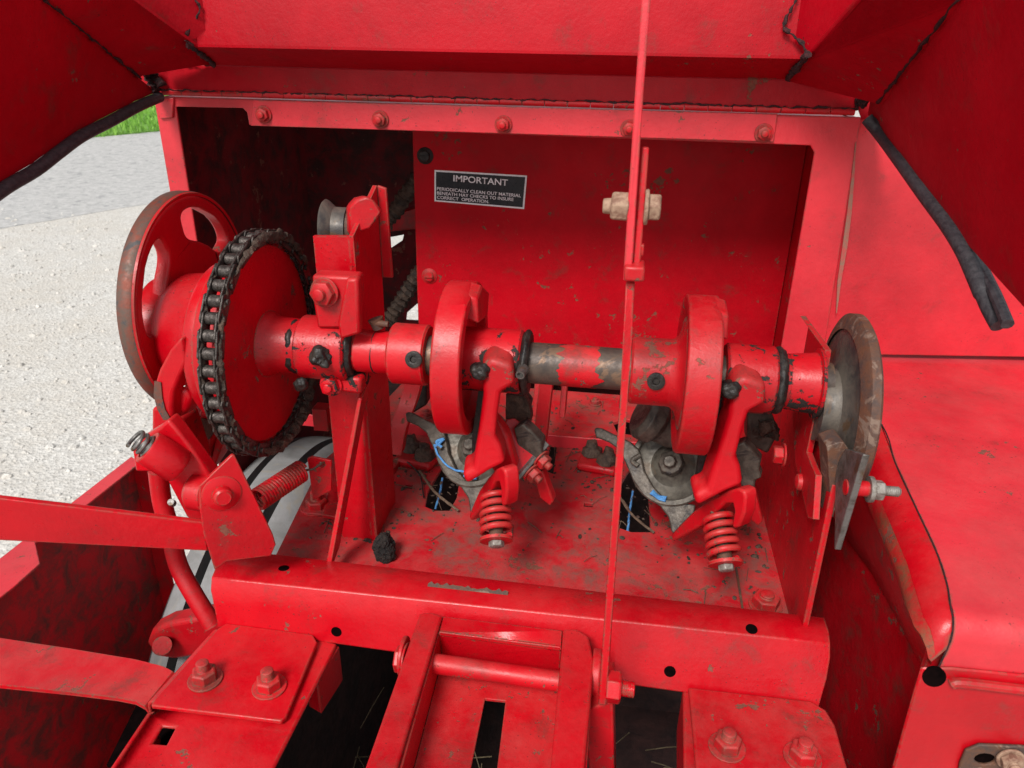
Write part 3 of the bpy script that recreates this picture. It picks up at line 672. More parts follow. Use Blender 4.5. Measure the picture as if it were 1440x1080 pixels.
# ================================================================== KNOTTER SHAFT
CX = [(-.168, -.1395), (.066, .097)]             # the two cam discs
sh = thing('knotter_shaft', 'long horizontal shaft with red collars, two thick red cam discs and half its paint gone', 'drive shaft', AX(-.1))
RS = .0209
bm = B(); revolve(bm, [(0, 0), (0, RS), (SX(1165) - SX(385), RS), (SX(1165) - SX(385), 0)], AX(SX(385)), EX, 48); fin('bare_shaft', bm, 'baresh', sh)
def paintband(pxa, pxb, seed, r=RS + .0003):
    a, b = SX(pxa), SX(pxb); sg_ = 140; bm = B(); rows = []
    for e, x0 in ((0, a), (1, b)):
        row = []
        for i in range(sg_):
            t_ = 2 * math.pi * i / sg_; n_ = noise.noise(V((math.cos(t_) * 2.2, math.sin(t_) * 2.2, seed + e * 9))) * .010 + noise.noise(V((math.cos(t_) * 6, math.sin(t_) * 6, seed + e * 5))) * .004
            row.append((x0 + n_, t_))
        rows.append(row)
    vs = [[bm.verts.new((x_, YS + math.cos(t_) * r, ZS + math.sin(t_) * r)) for x_, t_ in row] for row in rows]
    for i in range(sg_): j = (i + 1) % sg_; bm.faces.new((vs[0][i], vs[0][j], vs[1][j], vs[1][i]))
    return fin('paint_band', bm, 'shaft', sh)
paintband(790, 842, 3); paintband(500, 556, 6); paintband(380, 430, 1)
def collar(pxa, pxb, r, mat='cast', name='collar', ch=.002, flare=0):
    a, b = SX(pxa), SX(pxb); L = b - a; bm = B()
    revolve(bm, [(0, RS * .9), (0, r - ch), (ch, r), (L * .5, r), (L - ch, r), (L, r - ch), (L, RS * .9)], AX(a), EX, 56)
    return fin(name, bm, mat, sh)
collar(502, 553, .0222, 'cast', 'sleeve')
k1 = collar(553, 604, .0315, 'castworn')
k2 = collar(652, 735, .0325, 'greasy', 'hub')
k3 = collar(886, 960, .0335, 'castworn')
collar(1016, 1086, .0335, 'greasy', 'hub')
collar(1097, 1122, .0265, 'greasy', 'sleeve')
def greasering(pxa, pxb, r, tw=.0012):
    a, b = SX(pxa), SX(pxb); bm = B(); n = 10
    revolve(bm, [(0, RS * .9)] + [((b - a) * i / n, r * (.9 + .1 * math.sin(math.pi * i / n))) for i in range(n + 1)] + [(b - a, RS * .9)], AX(a), EX, 90)
    for v_ in bm.verts: v_.co += noise.noise_vector(v_.co * 70) * tw * .6 + noise.noise_vector(v_.co * 240) * tw * .3
    return fin('grease_ring', bm, 'grease', sh)
greasering(411, 426, .0295, .003); greasering(489, 502, .029, .0025); greasering(527, 532, .0228, .0012)
greasering(1084, 1099, .0335, .003); greasering(735, 746, .0335, .002)
# grease fittings on the collars
for (q, par, r) in (((586, 503), k1, .0325), ((922, 531), k3, .0345)):
    p = PY(*q, YS - .6 * r); dv = V((0, p.y - YS, p.z - ZS)).normalized(); s_ = V((p.x, YS, ZS)) + dv * r
    bm = B(); revolve(bm, [(-.002, 0), (-.002, .0085), (.0008, .0085), (.0016, .0055), (.001, .0035), (-.001, .003), (-.001, 0)], s_, dv, 24); fin('set_screw', bm, 'grease', par)
s_ = AX(SX(741)) + V((0, -.8, .15)).normalized() * .030
bm = B(); revolve(bm, [(0, .006), (.012, .0045), (.012, .003), (.008, .002), (.008, 0)], s_, V((-.1, -.85, -.1)), 20); fin('roll_pin', bm, 'steel', sh)
# flared hub beside cam 2
bm = B(); a = SX(935); L = CX[1][0] - a + .002; revolve(bm, [(0, .033), (L * .4, .034), (L * .7, .038), (L * .9, .046), (L, .056), (L, .02)], AX(a), EX, 56); fin('cam_hub', bm, 'castworn', sh)
def camdisc(x0, x1, rim_mat, side_mat):
    """thick disc: turned rim, hollow left face, a squared boss near the top and a stepped block behind it"""
    bm = B(); r = .0785; W = x1 - x0
    revolve(bm, [(.008, 0), (.008, .050), (.004, .062), (0, .068), (0, r - .0015), (.0015, r), (W - .0015, r), (W, r - .0015), (W, .064), (W - .010, .06), (W - .010, 0)], AX(x0), EX, 96)
    # flattened, chamfered crown
    n = V((.5, -.1, .86)).normalized(); o = AX(x1) + V((-.003, 0, .0745))
    g = bm.verts[:] + bm.edges[:] + bm.faces[:]
    res = bmesh.ops.bisect_plane(bm, geom=g, plane_co=o, plane_no=n, clear_outer=True)
    ed = [e for e in res['geom_cut'] if isinstance(e, bmesh.types.BMEdge)]
    try: bmesh.ops.contextual_create(bm, geom=ed)
    except Exception: pass
    return fin('cam_disc', bm, rim_mat, sh, bevel=.0008)
cd1 = camdisc(*CX[0], 'cast', 'castworn'); cd2 = camdisc(*CX[1], 'castworn', 'castworn')
cd2['label'] = 'cam disc with scratched chipped rim, left of the bearing plate'
cd1['label'] = 'cam disc with clean glossy rim, nearest the red post'
for x1, cd in ((CX[0][1], cd1), (CX[1][1], cd2)):
    bm = B(); o = AX(x1)
    prism(bm, [o + V((-.006, -.02, .05)), o + V((-.008, -.016, .074)), o + V((-.008, .012, .078)), o + V((-.006, .04, .062)), o + V((-.006, .03, .04))], (.014, 0, -.004))
    fin('cam_boss', bm, 'castworn', cd, bevel=.002)

# ================================================================== SPROCKET + CHAIN
XC = -.365; RC = .112
sp_ = thing('chain_sprocket', 'flat red sprocket disc with a flared hub, ringed by the greasy chain', 'sprocket', AX(XC))
bm = B(); revolve(bm, [(0, 0), (0, .103), (.0015, .1045), (.0065, .1045), (.008, .103), (.008, .035), (.014, .033), (.018, .030), (.048, .0285), (.048, 0)], AX(XC - .004), EX, 96)
fin('disc', bm, 'cast', sp_)
NT = 43
PITCH = 2 * math.pi / NT
bm = B()
for i in range(NT):
    a = (i + .5) * PITCH; c = AX(XC - .0025); u = V((0, math.cos(a), math.sin(a))); t_ = V((0, -math.sin(a), math.cos(a)))
    prism(bm, [c + u * .100 + t_ * .0055, c + u * .1075 + t_ * .0035, c + u * .113 + t_ * .0018, c + u * .113 - t_ * .0018, c + u * .1075 - t_ * .0035, c + u * .100 - t_ * .0055], (.005, 0, 0))
fin('teeth', bm, 'cast', sp_)
chn = thing('roller_chain', 'greasy black roller chain wrapped round the red sprocket', 'chain', AX(XC))
def link_mesh(inner):
    bm = B(); w_ = .0058 if inner else .0079; p = 2 * RC * math.sin(PITCH / 2)
    for s in (-1, 1):
        ol = []
        for k in range(18):
            a = 2 * math.pi * k / 18; cx = (p / 2) * (1 if math.cos(a) > 0 else -1) * (1 if abs(math.cos(a)) > .25 else .3)
            rr_ = .0086 if abs(math.cos(a)) > .25 else .0074
            ol.append(V((s * w_, math.cos(a) * .0072 + cx, math.sin(a) * rr_)))
        prism(bm, ol, (s * .002, 0, 0))
    for e in (-1, 1):
        if inner: cyl(bm, V((-w_, e * p / 2, 0)), V((w_, e * p / 2, 0)), .0060, seg=16)
        else: cyl(bm, V((-w_ - .0045, e * p / 2, 0)), V((w_ + .0045, e * p / 2, 0)), .0028, seg=10)
    return bm
L_in = fin('chain_link', link_mesh(True), 'chain', chn, bevel=.0006); L_out = fin('chain_link', link_mesh(False), 'chain', chn, bevel=.0006)
for o in (L_in, L_out):        # links are modelled round their own centre
    for v_ in o.data.vertices: v_.co += ORG[chn.name]
def place_link(o, p, ang):
    o.parent = chn; o.location = V(p) - ORG[chn.name]; o.rotation_euler = (ang, 0, 0)
first = {True: L_in, False: L_out}; used = {True: False, False: False}
def add_link(inner, p, ang):
    src = first[inner]
    if used[inner]: o = src.copy(); COL.objects.link(o)
    else: o = src; used[inner] = True
    place_link(o, p, ang)
nl = NT - 1
for i in range(NT):
    a = i * PITCH
    if 3 <= i % NT <= 3 and False: continue
    rr = RC + .001 * noise.noise(V((i * .7, 0, 0)))
    # keep clear the side where the two runs leave the wheel (towards the box)
    add_link(i % 2 == 0, AX(XC) + V((0, math.cos(a) * rr, math.sin(a) * rr)), a + math.pi / 2)
# dirt and grease caked along the chain's lower rear run
bm = B(); rr = random.Random(9)
def cake(a0, a1, n, r, dx):
    path = [AX(XC + dx) + V((0, math.cos(R_(a)) * (RC + .002), math.sin(R_(a)) * (RC + .002))) for a in [a0 + (a1 - a0) * i / n for i in range(n + 1)]]
    tube(bm, path, [r * (.75 + .5 * rr.random()) * (math.sin(math.pi * (i + .6) / (n + 1.2)) ** .4) for i in range(n + 1)], 14)
cake(120, 235, 80, .0028, .009); cake(110, 240, 80, .0026, -.008); cake(-120, 20, 70, .0065, .0115); cake(30, 125, 50, .004, .012); cake(-100, 10, 60, .006, -.010)
for v_ in bm.verts: v_.co += noise.noise_vector(v_.co * 120) * .0028 + noise.noise_vector(v_.co * 330) * .0016
fin('caked_grease', bm, 'dirtgrease', chn)
# run of chain going down behind the dividing panel
ck = thing('drive_chain', 'dark dirty chain running diagonally inside the box beside the panel', 'chain', PY(570, 330, 1.3))
bm = B()
for q0, q1 in (((600, 235), (520, 345)), ((612, 350), (545, 452))):
    a, b = PY(*q0, 1.28), PY(*q1, 1.28); n = 14
    tube(bm, [a.lerp(b, i / (n * 3)) for i in range(n * 3 + 1)], [.012 + .0035 * (i % 3 == 0) for i in range(n * 3 + 1)], 8)
for v_ in bm.verts: v_.co += noise.noise_vector(v_.co * 60) * .003
fin('links', bm, 'dirtgrease', ck)

# ================================================================== FLYWHEEL / CLUTCH
XF = -.478; FYc, FZc, FR = .757, 1.356, .1185
fw = thing('flywheel', 'red spoked flywheel with a worn rusty rim, left of the chain', 'flywheel', (XF, FYc, FZc))
fc = V((XF, FYc, FZc))
def pt(r, a, x=0): return fc + V((x, math.cos(a) * r, math.sin(a) * r))
nseg = 96
outer = [pt(FR - .004, 2 * math.pi * i / nseg) for i in range(nseg)]
holes = []
def sg(v_, e_): return math.copysign(abs(v_) ** e_, v_)
for s in range(4):
    m0 = R_(62 + 90 * s); hw = R_(32)
    holes.append([pt(.0845 + .0185 * sg(math.cos(t_), .55), m0 + hw * (1 + .1 * math.cos(t_)) * sg(math.sin(t_), .55)) for t_ in [2 * math.pi * (k + .5) / 40 for k in range(40)]])
bm = B(); prism(bm, outer, (.016, 0, 0), holes); disc = fin('spoked_disc', bm, 'cast', fw, bevel=.003, seg=3)
bm = B(); revolve(bm, [(-.002, FR - .014), (-.002, FR), (-.0005, FR + .001), (.010, FR + .001), (.013, FR - .001), (.013, FR - .006)], fc, EX, 128); fin('rim', bm, 'rimrust', fw)
bm = B(); revolve(bm, [(.016, FR - .004), (.0165, FR - .0005), (.014, FR + .0002)], fc, EX, 128); fin('rim_edge', bm, 'cast', fw)
bm = B(); revolve(bm, [(-.01, 0), (-.01, .055), (.010, .052), (.018, .058), (.024, .061), (.048, .063), (.070, .070), (.080, .071), (.080, 0)], fc + V((0, -.036, -.020)), EX, 80); fin('hub', bm, 'cast', fw)
# smooth drum beside it, on the shaft line
dr = thing('brake_drum', 'smooth red drum between the spoked wheel and the chain', 'drum', AX(-.43))
bm = B(); x0 = -.398; revolve(bm, [(0, 0), (0, .086), (.003, .092), (.010, .094), (.026, .094), (.028, .092), (.028, 0)], AX(x0), EX, 96); fin('drum_shell', bm, 'cast', dr)
bm = B(); revolve(bm, [(0, .04), (0, .0835), (.004, .086), (.012, .086), (.012, .04)], AX(x0 - .012), EX, 80); fin('drum_lip', bm, 'cast', dr)
# trip dog below the wheel
td = thing('clutch_dog', 'curved red trip dog with a worn brown edge under the spoked flywheel', 'lever', PY(225, 560, .625))
yg = .625
bm = B(); dog = [PY(a, b, yg) for a, b in ((254, 474), (238, 492), (223, 520), (217, 540), (218, 562), (224, 580), (231, 590), (243, 589), (241, 572), (243, 552), (252, 530), (262, 508))]
prism(bm, dog, (.004, .016, 0)); fin('dog', bm, 'cast', td, bevel=.003, seg=3)
bm = B(); prism(bm, [PY(a, b, yg + .012) for a, b in ((250, 546), (262, 548), (267, 560), (262, 578), (252, 588), (238, 588), (236, 572))], (.006, .02, 0)); fin('stop_block', bm, 'cast', td, bevel=.005, seg=3)
bm = B(); prism(bm, [PY(a, b, yg - .0015) for a, b in ((217, 536), (226, 538), (228, 560), (232, 576), (240, 590), (230, 591), (221, 576), (216, 556))], (0, .001, 0)); fin('worn_edge', bm, 'rimrust', td)

# ================================================================== TRIP ARM with boxed spring (left)
YT = .60
ta = thing('trip_arm', 'red cast trip arm holding a spring in a barrel, left of the pivot plate', 'lever', PY(235, 680, YT))
bd = (PY(250, 655, YT - .01) - PY(207, 628, YT - .02)).normalized()
bp0 = PY(207, 628, YT - .02)
bm = B(); revolve(bm, [(.012, 0), (.012, .0118), (0, .0122), (0, .0160), (.0015, .0168), (.034, .0175), (.037, .0155), (.038, 0)], bp0, bd, 40); fin('spring_barrel', bm, 'cast', ta)
bm = B(); coil(bm, bp0 - bd * .014, bp0 + bd * .014, .0088, .0095, .0019, 5.3); fin('coil_spring', bm, 'steel', ta)
bm = B(); P_ = [PY(a, b, YT) for a, b in ((184, 626), (190, 664), (228, 664), (262, 728), (280, 738), (300, 740), (296, 668), (250, 606), (236, 590), (225, 600))]
prism(bm, P_, (0, .018, 0)); fin('arm_casting', bm, 'cast', ta, bevel=.003, seg=3)
bm = B(); c_ = PY(281, 690, YT); cyl(bm, c_ + V((-.008, -.002, 0)), c_ + V((.014, -.004, 0)), .0185, .018, 40, .003); fin('pivot_boss', bm, 'cast', ta)
# upright plate with flanges behind the barrel
bm = B(); prism(bm, [PY(a, b, YT + .05) for a, b in ((213, 575), (221, 572), (258, 590), (275, 640), (285, 690), (262, 700), (240, 640), (213, 606))], (.0, .03, 0)); fin('rear_rib', bm, 'cast', ta, bevel=.003)
tb_ = thing('tension_bar', 'short sloping red bar with a bare brown patch under the chain wheel', 'bar', PY(290, 630, .72))
bm = B(); prism(bm, [PY(a, b, .70) for a, b in ((282, 575), (308, 590), (292, 640), (290, 668), (262, 640))], (.004, .02, .0)); 
prism(bm, [PY(a, b, .705) for a, b in ((308, 590), (322, 600), (304, 650), (292, 668))], (0, .03, 0)); fin('bar', bm, 'shade', tb_, bevel=.002)
bm = B(); prism(bm, [PY(a, b, .698) for a, b in ((283, 588), (302, 594), (303, 606), (294, 618), (281, 618), (277, 606))], (0, .0015, 0)); fin('bare_patch', bm, 'rust', tb_)
bm = B(); prism(bm, [PY(a, b, .74) for a, b in ((240, 570), (298, 575), (272, 640), (262, 632), (243, 600))], (0, .03, 0)); fin('rear_block', bm, 'innerdark', tb_, bevel=.002)
# triangular plate + bolt
XTp = PY(284, 690, YT - .015).x
tp = thing('pivot_plate', 'red pentagonal plate with a round bolt head, standing where the flat bar ends', 'plate', PY(320, 720, YT - .02))
n_ = V((.58, -.8, .08)).normalized(); o_ = PY(284, 700, YT - .02)
P_ = [PP(a, b, o_, n_) for a, b in ((280, 684), (326, 640), (330, 640), (384, 752), (388, 766), (381, 782), (318, 790), (302, 802), (286, 750), (281, 716))]
bm = B(); prism(bm, P_, n_ * -.005); pp_ = fin('plate', bm, 'cast', tp, bevel=.001)
bm = B(); q = PP(312, 694, o_, n_); revolve(bm, [(0, .019), (.001, .0185), (.0035, .012), (.0035, .0095), (.010, .009), (.012, .007), (.012, 0)], q, n_, 36); fin('bolt_head', bm, 'cast', tp)
# flat lever bar to the left
lb = thing('flat_bar', 'long flat red bar reaching in from the left edge to the pivot plate', 'bar', PY(140, 735, YT - .05))
a, b = PY(286, 735, YT - .02), PY(-60, 694, YT - .10); c_, d_ = PY(292, 775, YT - .02), PY(-60, 757, YT - .10)
bm = B(); prism(bm, [a, b, d_, c_], (0, .006, 0)); o = fin('flat_bar_body', bm, 'cast', lb, bevel=.001)
# curved rod
cr = thing('curved_rod', 'thick curved red rod dropping past the flat bar to the beam end', 'rod', PY(240, 760, .66))
bm = B(); path = smooth_path([PY(222, 660, .66), PY(228, 705, .66), PY(240, 750, .655), (PY(251, 795, .65)), PY(272, 835, .64), PY(300, 880, .63)], 8); tube(bm, path, .0105, 18); fin('rod', bm, 'castworn', cr)
bm = B(); cyl(bm, PY(243, 708, .648), PY(240, 706, .64), .004, .0035, 12); fin('cotter_stub', bm, 'steel', cr)
bm = B(); prism(bm, [PY(a, b, .72) for a, b in ((205, 905), (212, 888), (232, 878), (285, 868), (330, 880), (330, 915), (245, 928), (222, 925))], (0, .03, 0))
dc = fin('crank_arm', bm, 'shade', cr, bevel=.006, seg=3)
bm = B(); cyl(bm, PY(228, 908, .715), PY(228, 908, .70), .013, .012, 24); fin('crank_pin', bm, 'castworn', cr)
# coil spring and bracket
cs = thing('coil_spring', 'tight red coil spring hooked to the small bracket behind the pivot plate', 'spring', PY(395, 685, .68))
s0, s1 = PY(362, 703, .66), PY(424, 662, .72)
bm = B(); coil(bm, s0, s1, .0115, .0115, .0019, 17, 8, 20); fin('coil', bm, 'cast', cs)
bm = B(); tube(bm, [s1 + (s1 - s0) * .0, PY(440, 660, .725), PY(452, 652, .73), PY(456, 650, .735)], .0014, 8); fin('hook', bm, 'rust', cs)
bm = B(); cp_ = dk(455, 700)
prism(bm, [PY(a, b, .735) for a, b in ((432, 645), (438, 642), (466, 648), (466, 690), (440, 704))], (0, .003, 0), [[PY(452 + 4 * math.cos(t), 654 + 4 * math.sin(t), .735) for t in [k * .785 for k in range(8)]]]); fin('spring_bracket', bm, 'shade', chas, bevel=.0008)
bm = B(); box(bm, PY(438, 575, .80), PY(458, 607, .80) + V((.004, .02, 0))); fin('rear_stop', bm, 'shade', chas, bevel=.001)

# ================================================================== KNOTTERS
K0 = V((.082, YS, ZS))
def make_knotter():
    kn = thing('knotter', 'red knotter with coil spring and bright twine disc, beside the bearing plate', 'knotter', K0, 'knotters hanging on the shaft')
    # arm
    bm = B(); A = [(1030, 540), (1046, 530), (1078, 540), (1078, 568), (1054, 580), (1044, 612), (1036, 642), (1042, 658), (1046, 682), (1022, 692), (980, 714), (976, 696), (994, 690), (998, 676), (1010, 640), (1026, 585)]
    prism(bm, [PY(a, b, .662) for a, b in A], (-.004, .032, .004)); arm = fin('arm', bm, 'castworn', kn, bevel=.0055, seg=4)
    bm = B(); prism(bm, [PY(a, b, .694) for a, b in ((1008, 560), (1030, 555), (1026, 600), (1010, 645), (998, 690), (975, 700), (985, 640))], (0, .02, 0)); 
    for v_ in bm.verts: v_.co += noise.noise_vector(v_.co * 60) * .002
    fin('grease_coat', bm, 'grease', arm)
    bm = B(); p = PY(1027, 548, .664); bmesh.ops.create_icosphere(bm, subdivisions=4, radius=.009, matrix=Matrix.Translation(p))
    for v_ in bm.verts: v_.co += (v_.co - p).normalized() * (noise.noise(v_.co * 80) * .005 + noise.noise(v_.co * 300) * .0015)
    fin('grease_lump', bm, 'grease', arm)
    bm = B(); prism(bm, [PY(a, b, .70) for a, b in ((1016, 610), (1036, 640), (1044, 690), (1010, 700), (1000, 680))], (0, .02, 0)); fin('arm_web', bm, 'castworn', kn, bevel=.004)
    # clevis
    pl_ = plane3(PY(947, 757, .735), PY(1045, 690, .655), PY(1040, 740, .655))
    bm = B(); Cl = [(944, 758), (944, 751), (956, 738), (975, 719), (1000, 702), (1022, 690), (1038, 687), (1046, 691), (1048, 700), (1046, 722), (1039, 741), (1031, 744), (1029, 738), (1032, 718), (1030, 708), (1020, 708), (1004, 724), (985, 740), (948, 761)]
    n = pl_[1] if pl_[1].y > 0 else -pl_[1]
    prism(bm, [PP(a, b, *pl_) for a, b in Cl], n * .016); fin('clevis', bm, 'castworn', kn, bevel=.003, seg=3)
    # spring
    sA, sB = PY(1009, 722, .69), PY(1019, 784, .655)
    bm = B(); coil(bm, sA, sB, .0135, .0150, .0033, 5.3, 10, 24); fin('coil_spring', bm, 'castworn', kn)
    dd = (sB - sA).normalized()
    bm = B(); cyl(bm, sA - dd * .01, sB + dd * .004, .0075, seg=20); fin('spring_bolt', bm, 'rust', kn)
    bm = B(); cyl(bm, sB + dd * .004, sB + dd * .0075, .0175, seg=30); fin('washer', bm, 'castworn', kn)
    bm = B(); hexagon(bm, sB + dd * .0075, dd, .0085, .006); fin('bolt_head', bm, 'zinc', kn, bevel=.0008)
    # twine holder casting
    pl2 = plane3(PY(838, 605, .82), PY(943, 752, .742), PY(985, 690, .765))
    Q = [(835, 604), (838, 601), (846, 602), (866, 612), (886, 621), (898, 632), (902, 645), (906, 662), (918, 684), (935, 702), (958, 707), (978, 710), (976, 722), (960, 738), (948, 751), (944, 748), (940, 728), (928, 712), (906, 698), (890, 676), (880, 652), (870, 632), (856, 622), (838, 615)]
    n2 = pl2[1] if pl2[1].y > 0 else -pl2[1]
    bm = B(); prism(bm, [PP(a, b, *pl2) for a, b in Q], n2 * .008); fin('twine_finger', bm, 'darkcast', kn, bevel=.0025, seg=3)
    # disc
    c_ = PP(944, 652, *pl2) + n2 * .006; up_ = (-n2 + V((-.12, -.1, .25))).normalized()
    bm = B(); revolve(bm, [(-.014, 0), (-.014, .042), (-.006, .048), (.001, .0495), (.003, .048), (.003, .043), (-.002, .0415), (-.005, .036), (-.007, .026), (-.003, .019), (.001, .015), (.001, 0)], c_, up_, 64); fin('twine_disc', bm, 'disc', kn)
    bm = B(); revolve(bm, [(.0035, .016), (.010, .014), (.012, .008), (.018, .007), (.018, 0)], c_, up_, 8); fin('disc_hub', bm, 'darkcast', kn, bevel=.001)
    bm = B(); ps = smooth_path([PP(900, 640, *pl2), PP(890, 648, *pl2) - n2 * .004, PP(898, 655, *pl2) - n2 * .004]); tube(bm, ps, .003, 10); fin('disc_lug', bm, 'disc', kn)
    # casting behind the cam disc
    bm = B(); pc = PY(925, 592, .80); revolve(bm, [(0, 0), (0, .024), (.006, .030), (.02, .030), (.026, .024), (.05, .022), (.05, 0)], pc + V((-.02, .0, .01)), V((.8, .1, -.45)), 28); fin('pinion', bm, 'darkcast', kn, bevel=.001)
    bm = B(); prism(bm, [PY(a, b, .735) for a, b in ((1030, 628), (1046, 622), (1058, 634), (1070, 648), (1067, 662), (1071, 672), (1062, 676), (1060, 692), (1048, 704), (1036, 690))], (.004, .016, 0)); fin('ratchet_plate', bm, 'darkcast', kn, bevel=.002)
    bm = B(); prism(bm, [PY(a, b, .745) for a, b in ((1046, 690), (1062, 690), (1073, 733), (1066, 740), (1052, 728))], (.002, .014, 0)); fin('tail_plate', bm, 'castworn', kn, bevel=.0015)
    bm = B(); bmesh.ops.create_icosphere(bm, subdivisions=4, radius=1, matrix=Matrix.Translation(PY(1072, 605, .80)) @ Matrix.Diagonal((.015, .018, .02, 1)))
    for v_ in bm.verts: v_.co += noise.noise_vector(v_.co * 40) * .010 + noise.noise_vector(v_.co * 140) * .005 + noise.noise_vector(v_.co * 330) * .002
    fin('packed_dirt', bm, 'dirtgrease', kn)
    bm = B(); prism(bm, [PY(a, b, .79) for a, b in ((1052, 575), (1085, 580), (1096, 610), (1080, 640), (1050, 625))], (.0, .03, 0)); fin('rear_casting', bm, 'darkcast', kn, bevel=.004)
    return kn, pl2, n2
kn2, PL2, NK = make_knotter()
def at_k1(px, py): return (px, py)
DXK = CX[1][0] - CX[0][0]
kn1 = kn2.copy(); COL.objects.link(kn1); kn1.location = K0 - V((DXK, 0, 0)); ORG[kn1.name] = V(kn1.location)
for ch_ in list(kn2.children):
    if ch_.name.startswith(('packed_dirt', 'rear_casting')): continue
    cc = ch_.copy(); COL.objects.link(cc); cc.parent = kn1; ORG[cc.name] = ORG[kn1.name]
    for g_ in list(ch_.children):
        gg = g_.copy(); COL.objects.link(gg); gg.parent = cc
kn1['label'] = 'red knotter with a bolted angled plate at its side, nearest the red post'
bm = B(); prism(bm, [PY(a, b, .76) for a, b in ((712, 556), (738, 556), (746, 572), (744, 604), (728, 612), (712, 598))], (0, .02, 0))
bmesh.ops.subdivide_edges(bm, edges=bm.edges[:], cuts=3, use_grid_fill=True)
for v_ in bm.verts: v_.co += noise.noise_vector(v_.co * 80) * .003
fin('dirty_casting', bm, 'dirtgrease', kn1)
# angled red plate with steel edge and two bolts, only clear on this knotter
pl3o = PY(735, 630, .735); n3 = V((.35, -.8, .5)).normalized()
bm = B(); prism(bm, [PP(a, b, pl3o, n3) for a, b in ((712, 590), (724, 588), (766, 620), (768, 626), (730, 670), (722, 650), (714, 640), (708, 610))], -n3 * .005); ap = fin('angled_plate', bm, 'cast', kn1, bevel=.001)
bm = B(); e0, e1 = PP(768, 624, pl3o, n3), PP(728, 671, pl3o, n3); dv = (e1 - e0).normalized(); sd_ = n3.cross(dv)
strip(bm, [e0 - dv * .002, e1 + dv * .002], sd_ * .004, -n3 * .010); fin('edge_strip', bm, 'steel', kn1, bevel=.001)
for q in ((762, 645), (748, 664)): bolt(PP(*q, pl3o, n3) - n3 * .006, V((.75, -.5, -.35)), .009, .008, ap, 'nut', .006, 1.3)

# ================================================================== BIG GUIDE PULLEY at the right end
pc = V((.220, YS, 1.308)); bpul = thing('guide_pulley', 'large dished pulley of worn brown steel at the right end of the shaft', 'pulley', pc)
R_P = .090
bm = B(); revolve(bm, [(.013, 0), (.013, .060), (.012, R_P - .006), (.009, R_P), (.004, R_P), (.0015, R_P - .003), (-.0005, .074), (-.001, .058), (-.0022, .046), (-.006, .0375), (-.010, .0355), (-.021, .0345), (-.021, 0)], pc, EX, 96); fin('dish', bm, 'pulley', bpul)
bm = B(); revolve(bm, [(.0125, R_P - .006), (.0135, R_P - .003), (.0105, R_P + .0012), (.003, R_P + .0012), (.0005, R_P - .003), (-.0022, .076)], pc, EX, 96); fin('rim', bm, 'rust', bpul)
# rusty stop strip and wedge below the pulley
ss = thing('brown_strip', 'rust brown steel strip with a cut corner, in front of the big pulley', 'strip', PX(1178, 680, .20))
bm = B(); yv = .64
prism(bm, [PY(a, b, yv) for a, b in ((1163, 628), (1180, 622), (1187, 622), (1195, 634), (1194, 650), (1172, 728), (1162, 726), (1168, 700))], (-.003, .025, 0)); fin('strip_plate', bm, 'rust', ss, bevel=.001)
wk = thing('steel_wedge', 'pointed bare steel plate hanging below the big pulley on a threaded stud', 'bracket', PX(1190, 710, .22))
bm = B(); prism(bm, [PY(a, b, .615) for a, b in ((1220, 640), (1226, 644), (1184, 774), (1178, 772))], (-.004, .0, 0)); 
bm.free(); bm = B(); xw = .2155
Wd = [PX(a, b, xw) for a, b in ((1224, 640), (1183, 774))]
prism(bm, [Wd[0], Wd[1], V((xw, Wd[1].y + .045, Wd[1].z + .06)), V((xw, Wd[0].y + .045, Wd[0].z - .02))], (-.006, 0, 0)); fin('wedge_plate', bm, 'steel', wk, bevel=.0008)
bm = B(); s0 = PX(1200, 686, xw); cyl(bm, s0 + V((-.007, 0, 0)), s0 + V((.012, 0, 0)), .007, seg=20); fin('stud_sleeve', bm, 'castworn', wk)
bm = B(); cyl(bm, s0 + V((.012, 0, 0)), s0 + V((.016, 0, 0)), .0115, seg=24); hexagon(bm, s0 + V((.017, 0, 0)), EX, .009, .008)
pr = [(0, .0045)] + [x for k in range(8) for x in ((.0016 * k + .0006, .0048), (.0016 * k + .0012, .0041))] + [(.014, .003), (.014, 0)]
revolve(bm, pr, s0 + V((.025, 0, 0)), EX, 16); fin('stud_nut', bm, 'zinc', wk, bevel=.0005)

# ================================================================== UPRIGHT CONTROL RODS
lr = thing('upright_rod', 'lower red flat rod rising from the channel bolt to the clamp', 'rod', PY(850, 985, .50))
yb0, yt0 = .515, .565
bm = B(); bl, br_ = PY(841, 992, yb0 - .03), PY(855, 992, yb0 - .03)
P1 = [PY(841, 992, yb0), PY(853, 992, yb0), PY(889, 470, yt0 - .02), PY(893, 398, yt0), PY(880, 398, yt0), PY(872, 560, yt0 - .03)]
bm = B(); prism(bm, P1, (0, .006, 0)); fin('rod_bar', bm, 'castworn', lr, bevel=.0012)
c_ = PY(853, 965, yb0 + .004); bolt(c_, EX, .0145, .013, lr, 'cast', .012, 0, name='pivot_nut', rot=.2)
ur = thing('upper_rod', 'tall thin red flat bar clamped to a shorter bar with a rusty nut each side', 'rod', PY(890, 390, .565))
bm = B(); prism(bm, [PY(902, -60, .585), PY(918, -60, .585), PY(915, 0, .583), PY(905, 130, .58), PY(888, 395, .562), PY(876, 395, .562), PY(893, 130, .58), PY(902, 0, .583)], (0, .005, 0)); fin('long_bar', bm, 'skysheen', ur, bevel=.001)
bm = B(); prism(bm, [PY(904, 207, .5865), PY(913, 208, .5865), PY(900, 380, .568), PY(889, 380, .568)], (0, .005, 0)); fin('short_bar', bm, 'cast', ur, bevel=.001)
